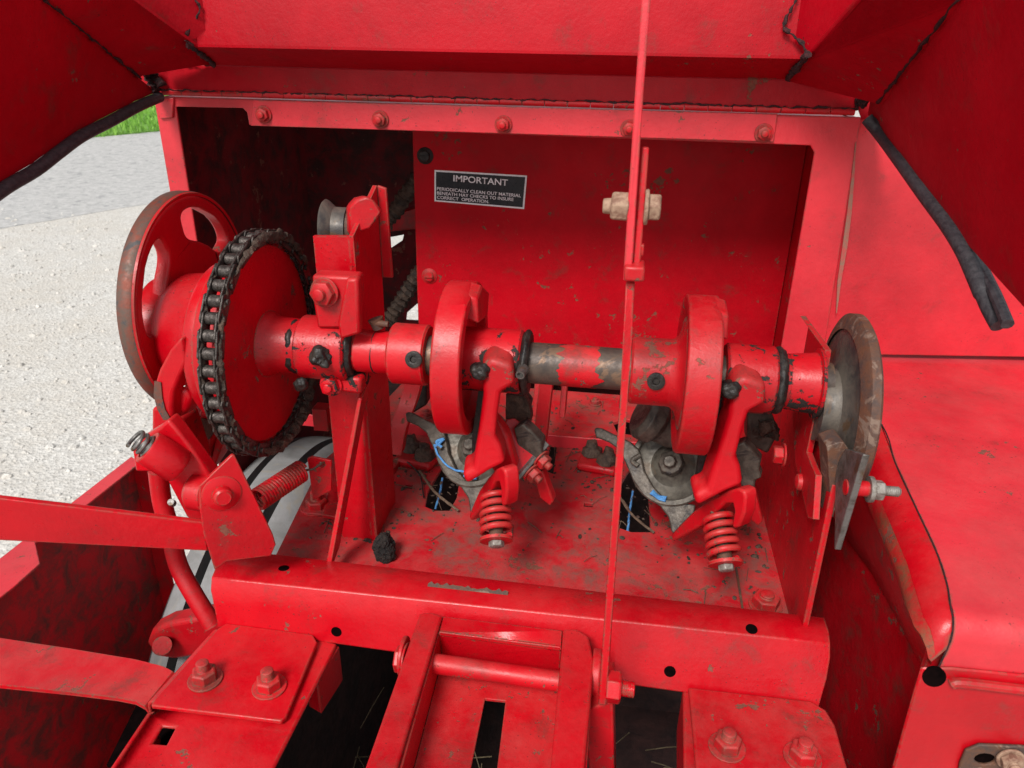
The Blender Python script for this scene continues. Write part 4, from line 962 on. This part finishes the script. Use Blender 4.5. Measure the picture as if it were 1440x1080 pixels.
bm = B(); prism(bm, [PY(878, 375, .556), PY(907, 376, .556), PY(906, 397, .556), PY(877, 396, .556)], (0, .022, 0)); fin('clamp', bm, 'castworn', ur, bevel=.002, seg=3)
bm = B(); prism(bm, [PY(896, 345, .572), PY(906, 344, .572), PY(905, 360, .572), PY(897, 362, .572)], (0, .006, 0)); fin('stop_tab', bm, 'castworn', ur, bevel=.001)
c_ = PY(884, 291, .578); bm = B(); hexagon(bm, c_, V((-1, 0, .03)), .0115, .013); revolve(bm, [(0, .006), (.006, .0055), (.006, 0)], c_ + V((-.013, 0, 0)), V((-1, 0, 0)), 16); fin('rusty_nut', bm, 'oldnut', ur, bevel=.0012)
c_ = PY(906, 291, .578); bm = B(); cyl(bm, c_, c_ + V((.003, 0, 0)), .013, seg=24); hexagon(bm, c_ + V((.003, 0, 0)), EX, .0105, .009); fin('rusty_nut', bm, 'oldnut', ur, bevel=.0012)

# ================================================================== HOOD (raised)
hd = thing('raised_hood', 'dark red hinged hood raised above the box, its inside creased and welded', 'hood', (0, FY - .004, zt + .01))
hy = FY - .006
def hq(px, py, y): return PY(px, py, y)
bm = B(); fl = [hq(222, 128, hy), hq(218, 88, hy), hq(300, 92, hy), hq(1107, 112, hy), hq(1228, 120, hy), hq(1206, 156, hy)]
prism(bm, fl, (0, .003, 0)); fin('hinge_flange', bm, 'hood', hd, bevel=.001)
hb_ = hy - .065
bm = B(); loft(bm, [[hq(300, 92, hy - .001), hq(1107, 112, hy - .001)], [hq(278, 66, hb_), hq(1134, 83, hb_)]], (0, 0, .003)); fin('crease_band', bm, 'hood', hd)
# main sheet rises and leans back to the rear
T0, T1 = hq(278, 66, hb_), hq(1134, 83, hb_)
def upz(p, dx, dz, dy): return p + V((dx, dy, dz))
bm = B(); loft(bm, [[T0, T1], [upz(T0, .004, .10, .012), upz(T1, -.012, .10, .012)], [upz(T0, .02, .45, .10), upz(T1, -.02, .45, .10)]], (0, .003, 0)); fin('main_sheet', bm, 'hood', hd)
# corner facets and side walls
def facet(pts, name='corner_facet', mat='hood'):
    bm = B(); a, b, c = pts[0], pts[1], pts[2]; n = (b - a).cross(c - a).normalized()
    if n.dot(CP - a) > 0: n = -n
    prism(bm, pts, n * .003); return fin(name, bm, mat, hd)
TL = T0; TR = T1
l0 = hq(300, 92, hy - .003); 
s_top_in = hq(185, -2, hb_ - .07); s_top_in2 = hq(120, -60, hb_ - .10)
s_mid = hq(195, 110, hy - .05); s_top = hq(60, 0, hb_ - .17); s_top2 = hq(-10, -50, hb_ - .24)
facet([TL, hq(262, 57, hb_ - .002), s_top_in, s_top_in2, upz(TL, .02, .25, .0)][0:4] + [upz(TL, .03, .12, .05), upz(TL, .03, .0, .03)])
facet([l0, TL, s_top_in, s_top_in2, s_top2, s_top, s_mid, hq(222, 92, hy - .02)])
r0 = hq(1107, 112, hy - .003)
r_in = hq(1208, -2, hb_ - .07); r_in2 = hq(1260, -60, hb_ - .10); r_mid = hq(1237, 145, hy - .05); r_top = hq(1352, 0, hb_ - .20); r_top2 = hq(1405, -50, hb_ - .27)
facet([TR, r_in, r_in2, upz(TR, -.03, .14, .05), upz(TR, -.03, .0, .03)])
facet([r0, TR, r_in, r_in2, r_top2, r_top, r_mid, hq(1215, 122, hy - .02)])
xsl, xsr = -.6, .30
def L_(px, py): return PX(px, py, xsl)
edgeL = [(216, 130), (190, 142), (150, 163), (110, 183), (80, 204), (45, 230), (0, 256), (-60, 300), (-140, 360)]
eL = [V((xsl - .015 + .0, FY - .01, zt + .006))] + [PX(a, b, xsl - .012 + .02 * i / 8) for i, (a, b) in enumerate(edgeL[1:], 1)]
bm = B(); ptsL = eL + [PX(-140, -200, xsl + .01), s_top2, s_top, s_mid, hq(205, 118, hy - .01)]
# side walls as lofted sheets between the seal edge and the corner seam
topL = [hq(205, 118, hy - .01), s_mid, s_mid.lerp(s_top, .2), s_mid.lerp(s_top, .4), s_mid.lerp(s_top, .6), s_mid.lerp(s_top, .8), s_top, s_top2, s_top2 + (s_top2 - s_top)]
bm = B(); loft(bm, [eL, [a.lerp(b, .5) for a, b in zip(eL, topL)], topL], (-.003, 0, 0)); fin('side_wall', bm, 'hood', hd)
edgeR = [(1214, 156), (1232, 180), (1262, 222), (1295, 266), (1330, 308), (1362, 345), (1400, 388), (1440, 432), (1520, 520)]
eR = [PX(a, b, xsr - .018 + .03 * i / 8) for i, (a, b) in enumerate(edgeR)]
eR[0] = V((xr + .004, FY - .01, zt + .004))
topR = [hq(1225, 135, hy - .01), r_mid, r_mid.lerp(r_top, .2), r_mid.lerp(r_top, .4), r_mid.lerp(r_top, .6), r_mid.lerp(r_top, .8), r_top, r_top2, r_top2 + (r_top2 - r_top)]
bm = B(); loft(bm, [eR, [a.lerp(b, .5) for a, b in zip(eR, topR)], topR], (.003, 0, 0)); fin('side_wall', bm, 'hood', hd)
# dirty weld lines
def weld(pts, r=.0022, sd=0):
    bm = B(); pa = smooth_path(pts, 10); rr = random.Random(sd)
    tube(bm, pa, [r * (.3 + 1.2 * rr.random()) for _ in pa], 7)
    for v_ in bm.verts: v_.co += noise.noise_vector(v_.co * 160) * .0022
    fin('weld_line', bm, 'weld', hd)
yw = hb_ - .009
weld([hq(302, 91, hy - .008), hq(285, 78, hy - .045), hq(260, 58, yw - .008)], .003, 1)
bm = B()
weld([hq(262, 57, yw), hq(268, 35, yw + .003), hq(281, 15, yw + .006), hq(272, -4, yw + .008), hq(262, -30, yw + .01)], .0016, 2)
weld([hq(1106, 112, hy - .008), hq(1120, 96, hy - .045), hq(1136, 76, yw - .008)], .0034, 3)
weld([hq(1136, 76, yw), hq(1120, 52, yw + .003), hq(1102, 36, yw + .006), hq(1117, 2, yw + .008), hq(1125, -30, yw + .01)], .0018, 4)
weld([s_mid.lerp(s_top, t) + V((.003, -.001, 0)) for t in (0, .3, .6, 1)], .0014, 5)
weld([r_mid.lerp(r_top, t) + V((-.003, -.001, 0)) for t in (0, .3, .6, 1)], .0014, 6)
weld([hq(196, 88, hy - .03), hq(230, 88, hy - .005), hq(265, 90, hy - .004), hq(300, 93, hy - .004)], .0012, 7)
weld([hq(224, 128, hy - .003), hq(216, 105, hy - .01), hq(200, 90, hy - .03), hq(194, 108, hy - .045)], .0028, 8)
weld([hq(1107, 113, hy - .004), hq(1160, 117, hy - .004), hq(1215, 120, hy - .008), hq(1230, 124, hy - .03), hq(1236, 144, hy - .045)], .0013, 9)
weld([hq(1204, 150, hy - .003), hq(1208, 132, hy - .008), hq(1216, 120, hy - .012)], .0025, 10)
xx = [222 + (1206 - 222) * i / 24 for i in range(25)]
weld([hq(a, 126 + (a - 222) * .0275, hy - .0015) for a in xx], .0009, 11)
bm = B(); prism(bm, [hq(a, b, hy + .008) for a, b in ((180, 82), (240, 85), (240, 134), (218, 134), (196, 122))], (0, .003, 0)); fin('corner_gusset', bm, 'hood', hd); bm = B(); prism(bm, [hq(a, b, hy + .008) for a, b in ((1190, 105), (1262, 105), (1255, 165), (1212, 168))], (0, .003, 0)); fin('corner_gusset', bm, 'hood', hd)
for pts_, sd_ in (([hq(192, 92, hy - .03), hq(204, 104, hy - .02), hq(214, 122, hy - .012), hq(222, 130, hy - .01)], 21), ([hq(206, 92, hy - .02), hq(216, 104, hy - .01), hq(226, 120, hy - .008)], 22), ([hq(1232, 118, hy - .03), hq(1222, 132, hy - .02), hq(1212, 146, hy - .012)], 23)):
    bm = B(); pa = smooth_path(pts_, 8); rr = random.Random(sd_); tube(bm, pa, [.0035 + .004 * rr.random() for _ in pa], 8)
    for v_ in bm.verts: v_.co += noise.noise_vector(v_.co * 90) * .005
    fin('grime_patch', bm, 'weld', hd)
# rubber seals
def seal(pts, name_label):
    bm = B(); pa = smooth_path(pts, 6); tube(bm, pa, .0066, 14)
    o = fin('rubber_seal', bm, 'rubber', hd); return o
seal([p + V((.004, -.002, -.006)) for p in eL], '')
sR = [PX(a, b, xsr - .018 + .03 * i / 8) for i, (a, b) in enumerate([(1217, 160), (1240, 190), (1270, 230), (1302, 274), (1333, 315), (1356, 352), (1374, 392), (1390, 430), (1405, 458)])]
sR[0] = eR[0] + V((0, -.004, -.004)); bm = B(); pa = smooth_path(sR, 8); tube(bm, pa, [.0078 - .001 * (i > len(pa) * .8) for i in range(len(pa))], 14)
fin('rubber_seal', bm, 'rubber', hd)
bm = B(); pa2 = smooth_path([sR[5] + V((.008, 0, 0)), PX(1385, 385, xsr + .01), PX(1402, 420, xsr + .01), PX(1417, 456, xsr + .01)], 6); tube(bm, pa2, .005, 10); fin('seal_lip', bm, 'rubber', hd)

# ================================================================== LEFT BIN (twine box side) and strap
bn = thing('twine_bin', 'deep dark red sheet metal bin with a pale top lip at the lower left', 'bin', (-.75, .8, .7))
XBn = -.75
def lb_(px, py): return PX(px, py, XBn)
far = lb_(185, 645); zT = far.z
bm = B(); box(bm, (XBn - .003, .1, .35), (XBn, far.y, zT)); fin('bin_wall', bm, 'bin', bn)
near_z = zT
bm = B(); p1, p2 = PZ(185, 644, zT), PZ(0, 788, zT); q1, q2 = PZ(199, 652, zT), PZ(0, 850, zT)
e = (p2 - p1); prism(bm, [p1, p1 + e * 2.2, q1 + e * 2.2 + V((.02, 0, 0)), PZ(20, 828, zT), PZ(57, 795, zT), PZ(50, 765, zT), PZ(66, 757, zT), q1], (0, 0, .003)); fin('top_lip', bm, 'skysheen', bn, bevel=.001)
bm = B(); a, b = lb_(235, 770), lb_(238, 930)
box(bm, (XBn, far.y - .003, .35), (XBn + .028, far.y, zT - .002)); fin('corner_flange', bm, 'shade', bn, bevel=.001)
bm = B(); box(bm, (XBn, .1, .50), (-.42, far.y, .505)); fin('bin_floor', bm, 'bin', bn)
bm = B(); box(bm, (-.425, .1, .35), (-.42, .52, .80)); 
fin('bin_inner_wall', bm, 'bin', bn)
st = thing('bent_strap', 'wide bent red strap across the bin, butting against the mounting plate', 'strap', PZ(100, 950, 1.03))
zs = 1.035
bm = B()
K = [PZ(-140, 920, zs), PZ(0, 932, zs), PZ(100, 945, zs), PZ(170, 954, zs), PZ(205, 962, zs)]
up_e = [PZ(-140, 880, zs), PZ(0, 897, zs), PZ(100, 912, zs), PZ(190, 927, zs), PZ(230, 937, zs), PZ(243, 944, zs)]
dn_e = [PZ(-140, 945, zs), PZ(0, 963, zs), PZ(100, 973, zs), PZ(165, 981, zs), PZ(190, 986, zs), PZ(203, 993, zs)]
up_e += [up_e[-1] + V((.008, 0, -.008)), up_e[-1] + V((.010, 0, -.03))]; dn_e += [dn_e[-1] + V((.004, 0, -.008)), dn_e[-1] + V((.005, 0, -.03))]
loft(bm, [up_e, dn_e], (0, 0, -.005)); fin('strap_body', bm, 'castworn', st, bevel=.0018, seg=3)

# ================================================================== TYRE behind, below the deck
tyc = V((-.56, 1.18, .47)); ty = thing('tyre', 'big dusty grey tyre with deep grooves, low behind the coil spring', 'tyre', tyc)
RT = .47; tyc = PX(510, 950, -.43); tyc.x = -.55; RT = .45; bm = B()
pr = []; prg = []
W2 = .115
def tread(x):    # radius across the width
    return RT - .10 * (abs(x) / W2) ** 3.2
n = 60; gro = (-.09, -.03, .03, .085)
for i in range(n + 1):
    x = -W2 + 2 * W2 * i / n; r = tread(x)
    for g in gro:
        if abs(x - g) < .0065: r -= .03
    pr.append((x, r))
pr = [(-W2, .2)] + [q for q in pr if q[0] < W2 * .72]
for k in range(41):
    t_ = k / 40; r_ = RT * (.962 - .50 * t_); x_ = W2 * (.74 + .34 * math.sin(math.pi * min(1, t_ * 1.15 + .08)) ** .7)
    if any(abs(r_ - g_) < .0055 for g_ in (.405, .352, .285)): x_ -= .012
    pr.append((x_, r_))
pr += [(W2 * .6, .2)]
revolve(bm, pr, tyc, EX, 120); tt = fin('tyre_tread', bm, 'tyre', ty); tt.data.materials.append(M['tyregroove']); axd = EX
for f_ in tt.data.polygons:
    rel = f_.center + ORG[ty.name] - tyc; al = rel.dot(axd); rd = (rel - axd * al).length
    if (abs(al) < W2 * .7 and rd < tread(al) - .008) or (al > W2 * .72 and any(abs(rd - g_) < .0048 for g_ in (.405, .352, .285))): f_.material_index = 1
bm = B(); cyl(bm, tyc - V((.1, .018, 0)), tyc + V((.1, .018, 0)), .2, seg=48); fin('wheel_rim', bm, 'shade', ty)

# ================================================================== DECAL
YD = YP - .0012
c4 = [PY(a, b, YD) for a, b in ((611, 283), (737, 294), (741, 247), (611, 239))]
c4 = [V((c4[0].x, YD, c4[0].z)), c4[1], c4[2], c4[3]]
dc_ = thing('warning_sticker', 'black and white IMPORTANT sticker on the red panel inside the box', 'sticker', (c4[0] + c4[2]) / 2)
bm = B(); prism(bm, c4, (0, .001, 0)); fin('white_border', bm, 'ink', dc_)
cc = sum(c4, V()) / 4; inn = [cc + (p - cc) * .0 + V(((p - cc).x * .965, -.0006, (p - cc).z * .90)) for p in c4]
bm = B(); prism(bm, inn, (0, .0006, 0)); fin('black_field', bm, 'decal', dc_)
ux = (c4[1] - c4[0]).normalized(); uz = V((0, -1, 0)).cross(ux) * -1
if uz.z < 0: uz = -uz
def text(body, px, py, wid, size, off=0.0):
    cu = bpy.data.curves.new('lettering', 'FONT'); cu.body = body; cu.size = 1; cu.offset = off; cu.extrude = .0
    to = bpy.data.objects.new('tmp', cu); COL.objects.link(to); bpy.context.view_layer.update()
    me = bpy.data.meshes.new_from_object(to); bpy.data.objects.remove(to); bpy.data.curves.remove(cu)
    x0 = min(v.co.x for v in me.vertices); x1 = max(v.co.x for v in me.vertices); y0 = min(v.co.y for v in me.vertices)
    k = wid / (x1 - x0); p = PY(px, py, YD - .0011)
    for v in me.vertices:
        x, y = (v.co.x - x0) * k, v.co.y * size
        q = p + ux * x + uz * y; v.co = V((q.x, YD - .0011, q.z)) - ORG[dc_.name]
    me.materials.append(M['ink']); o = bpy.data.objects.new('lettering', me); COL.objects.link(o); o.parent = dc_
mm = (c4[1] - c4[0]).length / 127.
text('IMPORTANT', 637.5, 254.8, 76 * mm, 12.0 * mm, .014)
text('PERIODICALLY CLEAN OUT MATERIAL', 614.5, 267.3, 118 * mm, 6.1 * mm, .010)
text('BENEATH HAY CHECKS TO INSURE', 614.5, 273.4, 108 * mm, 6.1 * mm, .010)
text('CORRECT  OPERATION.', 614.5, 279.4, 74 * mm, 6.1 * mm, .010)

# ================================================================== SMALL LOOSE THINGS
p = dk(541, 785); bm = B(); bmesh.ops.create_icosphere(bm, subdivisions=5, radius=1, matrix=Matrix.Translation(p + V((0, 0, .014))) @ Matrix.Rotation(.3, 4, 'Z') @ Matrix.Diagonal((.0125, .013, .022, 1)))
for v_ in bm.verts: v_.co += noise.noise_vector(v_.co * 70) * .004 + noise.noise_vector(v_.co * 260) * .0022 + noise.noise_vector(v_.co * 800) * .001
tag(fin('dirt_clod', bm, 'dirt', loc=p), 'black clod of caked dirt standing on the deck plate behind the beam', 'dirt clod')
def twig(pts, r, label, nm='twig', mat='twig', cat='twig', group=None):
    bm = B(); pa = smooth_path(pts, 8); tube(bm, pa, r, 7)
    for v_ in bm.verts: v_.co += noise.noise_vector(v_.co * 120) * r * .5
    return tag(fin(nm, bm, mat, loc=pts[0]), label, cat, group)
twig([dk(590, 672) + V((0, 0, .012)), PZ(610, 690, DZ + .012), PZ(628, 706, DZ + .01), dk(645, 722) + V((0, 0, .004))], .0018, 'thin brown twig lying across the slot under the knotter nearest the post')
twig([dk(868, 706) + V((0, 0, .012)), PZ(890, 725, DZ + .012), dk(920, 752) + V((0, 0, .003))], .0016, 'thin brown twig across the slot under the knotter beside the bearing plate')
twig([dk(570, 655) + V((0, 0, .01)), PZ(590, 668, DZ + .01), PZ(596, 700, DZ + .004)], .001, 'fine dark wire bent beside the slotted deck opening', 'wire', 'grease', 'wire')
dK = V((-DXK, 0, 0))
def k1p(px, py): return PP(px, py, PL2[0] + dK, PL2[1])
twig([k1p(612, 625) - NK * .003, k1p(618, 640) - NK * .003, k1p(628, 652) - NK * .004, k1p(640, 660) - NK * .005, k1p(656, 664) - NK * .005], .0012, 'frayed blue twine strand draped over the dark casting nearest the post', 'blue_twine', 'twine', 'twine')
twig([k1p(614, 628) - NK * .005, k1p(621, 624) - NK * .007, k1p(626, 618) - NK * .005, k1p(618, 622) - NK * .008, k1p(624, 630) - NK * .006], .0018, 'knotted tuft of blue twine at the top of the dark casting nearest the post', 'blue_twine', 'twine', 'twine')
twig([k1p(655, 668) - NK * .004, k1p(664, 671) - NK * .004, k1p(672, 670) - NK * .004], .0028, 'short bright blue twine end beside the spring clevis nearest the post', 'blue_twine', 'twine', 'twine')
twig([PP(917, 692, *PL2) - NK * .003, PP(926, 699, *PL2) - NK * .003, PP(938, 702, *PL2) - NK * .003], .0034, 'bright blue twine scrap stuck to the rim of the twine disc', 'blue_twine', 'twine', 'twine')
twig([PZ(622, 672, DZ), PZ(619, 690, DZ - .01), PZ(616, 702, DZ - .01), PZ(612, 716, DZ - .02)], .0015, 'blue twine hanging through the slot nearest the post', 'blue_twine', 'twine', 'twine')
twig([PZ(890, 690, DZ), PZ(886, 715, DZ - .01), PZ(884, 735, DZ - .01), PZ(882, 748, DZ - .02)], .0015, 'blue twine hanging through the slot beside the upright rod', 'blue_twine', 'twine', 'twine')
bm = B(); rr = random.Random(11)
for i in range(700):
    p = V((rr.uniform(-.38, .2), rr.uniform(.15, .9), rr.uniform(.36, .42 + .25 * rr.random()))); d = V((rr.uniform(-1, 1), rr.uniform(-1, 1), rr.uniform(-.4, .4))).normalized() * rr.uniform(.02, .06)
    tube(bm, [p - d, p, p + d + V((0, 0, -.004))], .0009, 4)
g = fin('straw', bm, 'straw', loc=(0, .5, .4)); g['kind'] = 'stuff'; g['label'] = 'old dark straw lying in the chamber below'

# crumbs, chaff and old hay on the deck, thickest round the slots and the feet
bm = B(); rr = random.Random(21); spots = [((600, 640), .05), ((846, 652), .05), ((735, 600), .07), ((560, 600), .05), ((1040, 700), .05), ((700, 560), .12), ((900, 720), .08), ((640, 700), .06), ((500, 735), .03), ((1080, 780), .05)]
for i in range(950):
    c_, sp_d = spots[rr.randrange(len(spots))]; c_ = dk(*c_); p = c_ + V((rr.gauss(0, sp_d), rr.gauss(0, sp_d), 0))
    if not (-.35 < p.x < .20 and .67 < p.y < 1.18): continue
    s_ = rr.uniform(.0006, .0022) * rr.choice((1, 1, 1.6)); m4 = Matrix.Translation(p + V((0, 0, s_ * .3))) @ Matrix.Rotation(rr.uniform(0, 6), 4, 'Z') @ Matrix.Diagonal((s_ * rr.uniform(.8, 2), s_, s_ * .6, 1))
    lump(bm, m4)
g = fin('dirt_crumbs', bm, 'dirtgrease', loc=(0, .9, DZ)); g['kind'] = 'stuff'; g['label'] = 'dark crumbs of dirt scattered over the deck plate'
bm = B()
for i in range(190):
    c_, sp_d = spots[rr.randrange(len(spots))]; c_ = dk(*c_); p = c_ + V((rr.gauss(0, sp_d), rr.gauss(0, sp_d), .0015)); a_ = rr.uniform(0, 6.28); L = rr.uniform(.004, .018)
    if not (-.35 < p.x < .20 and .69 < p.y < 1.16): continue
    d = V((math.cos(a_), math.sin(a_), 0)) * L; tube(bm, [p - d, p + V((0, 0, rr.uniform(0, .003))), p + d], rr.uniform(.0003, .0006), 5)
g = fin('chaff', bm, 'twig', loc=(0, .9, DZ)); g['kind'] = 'stuff'; g['label'] = 'short dry hay stems scattered over the deck plate'
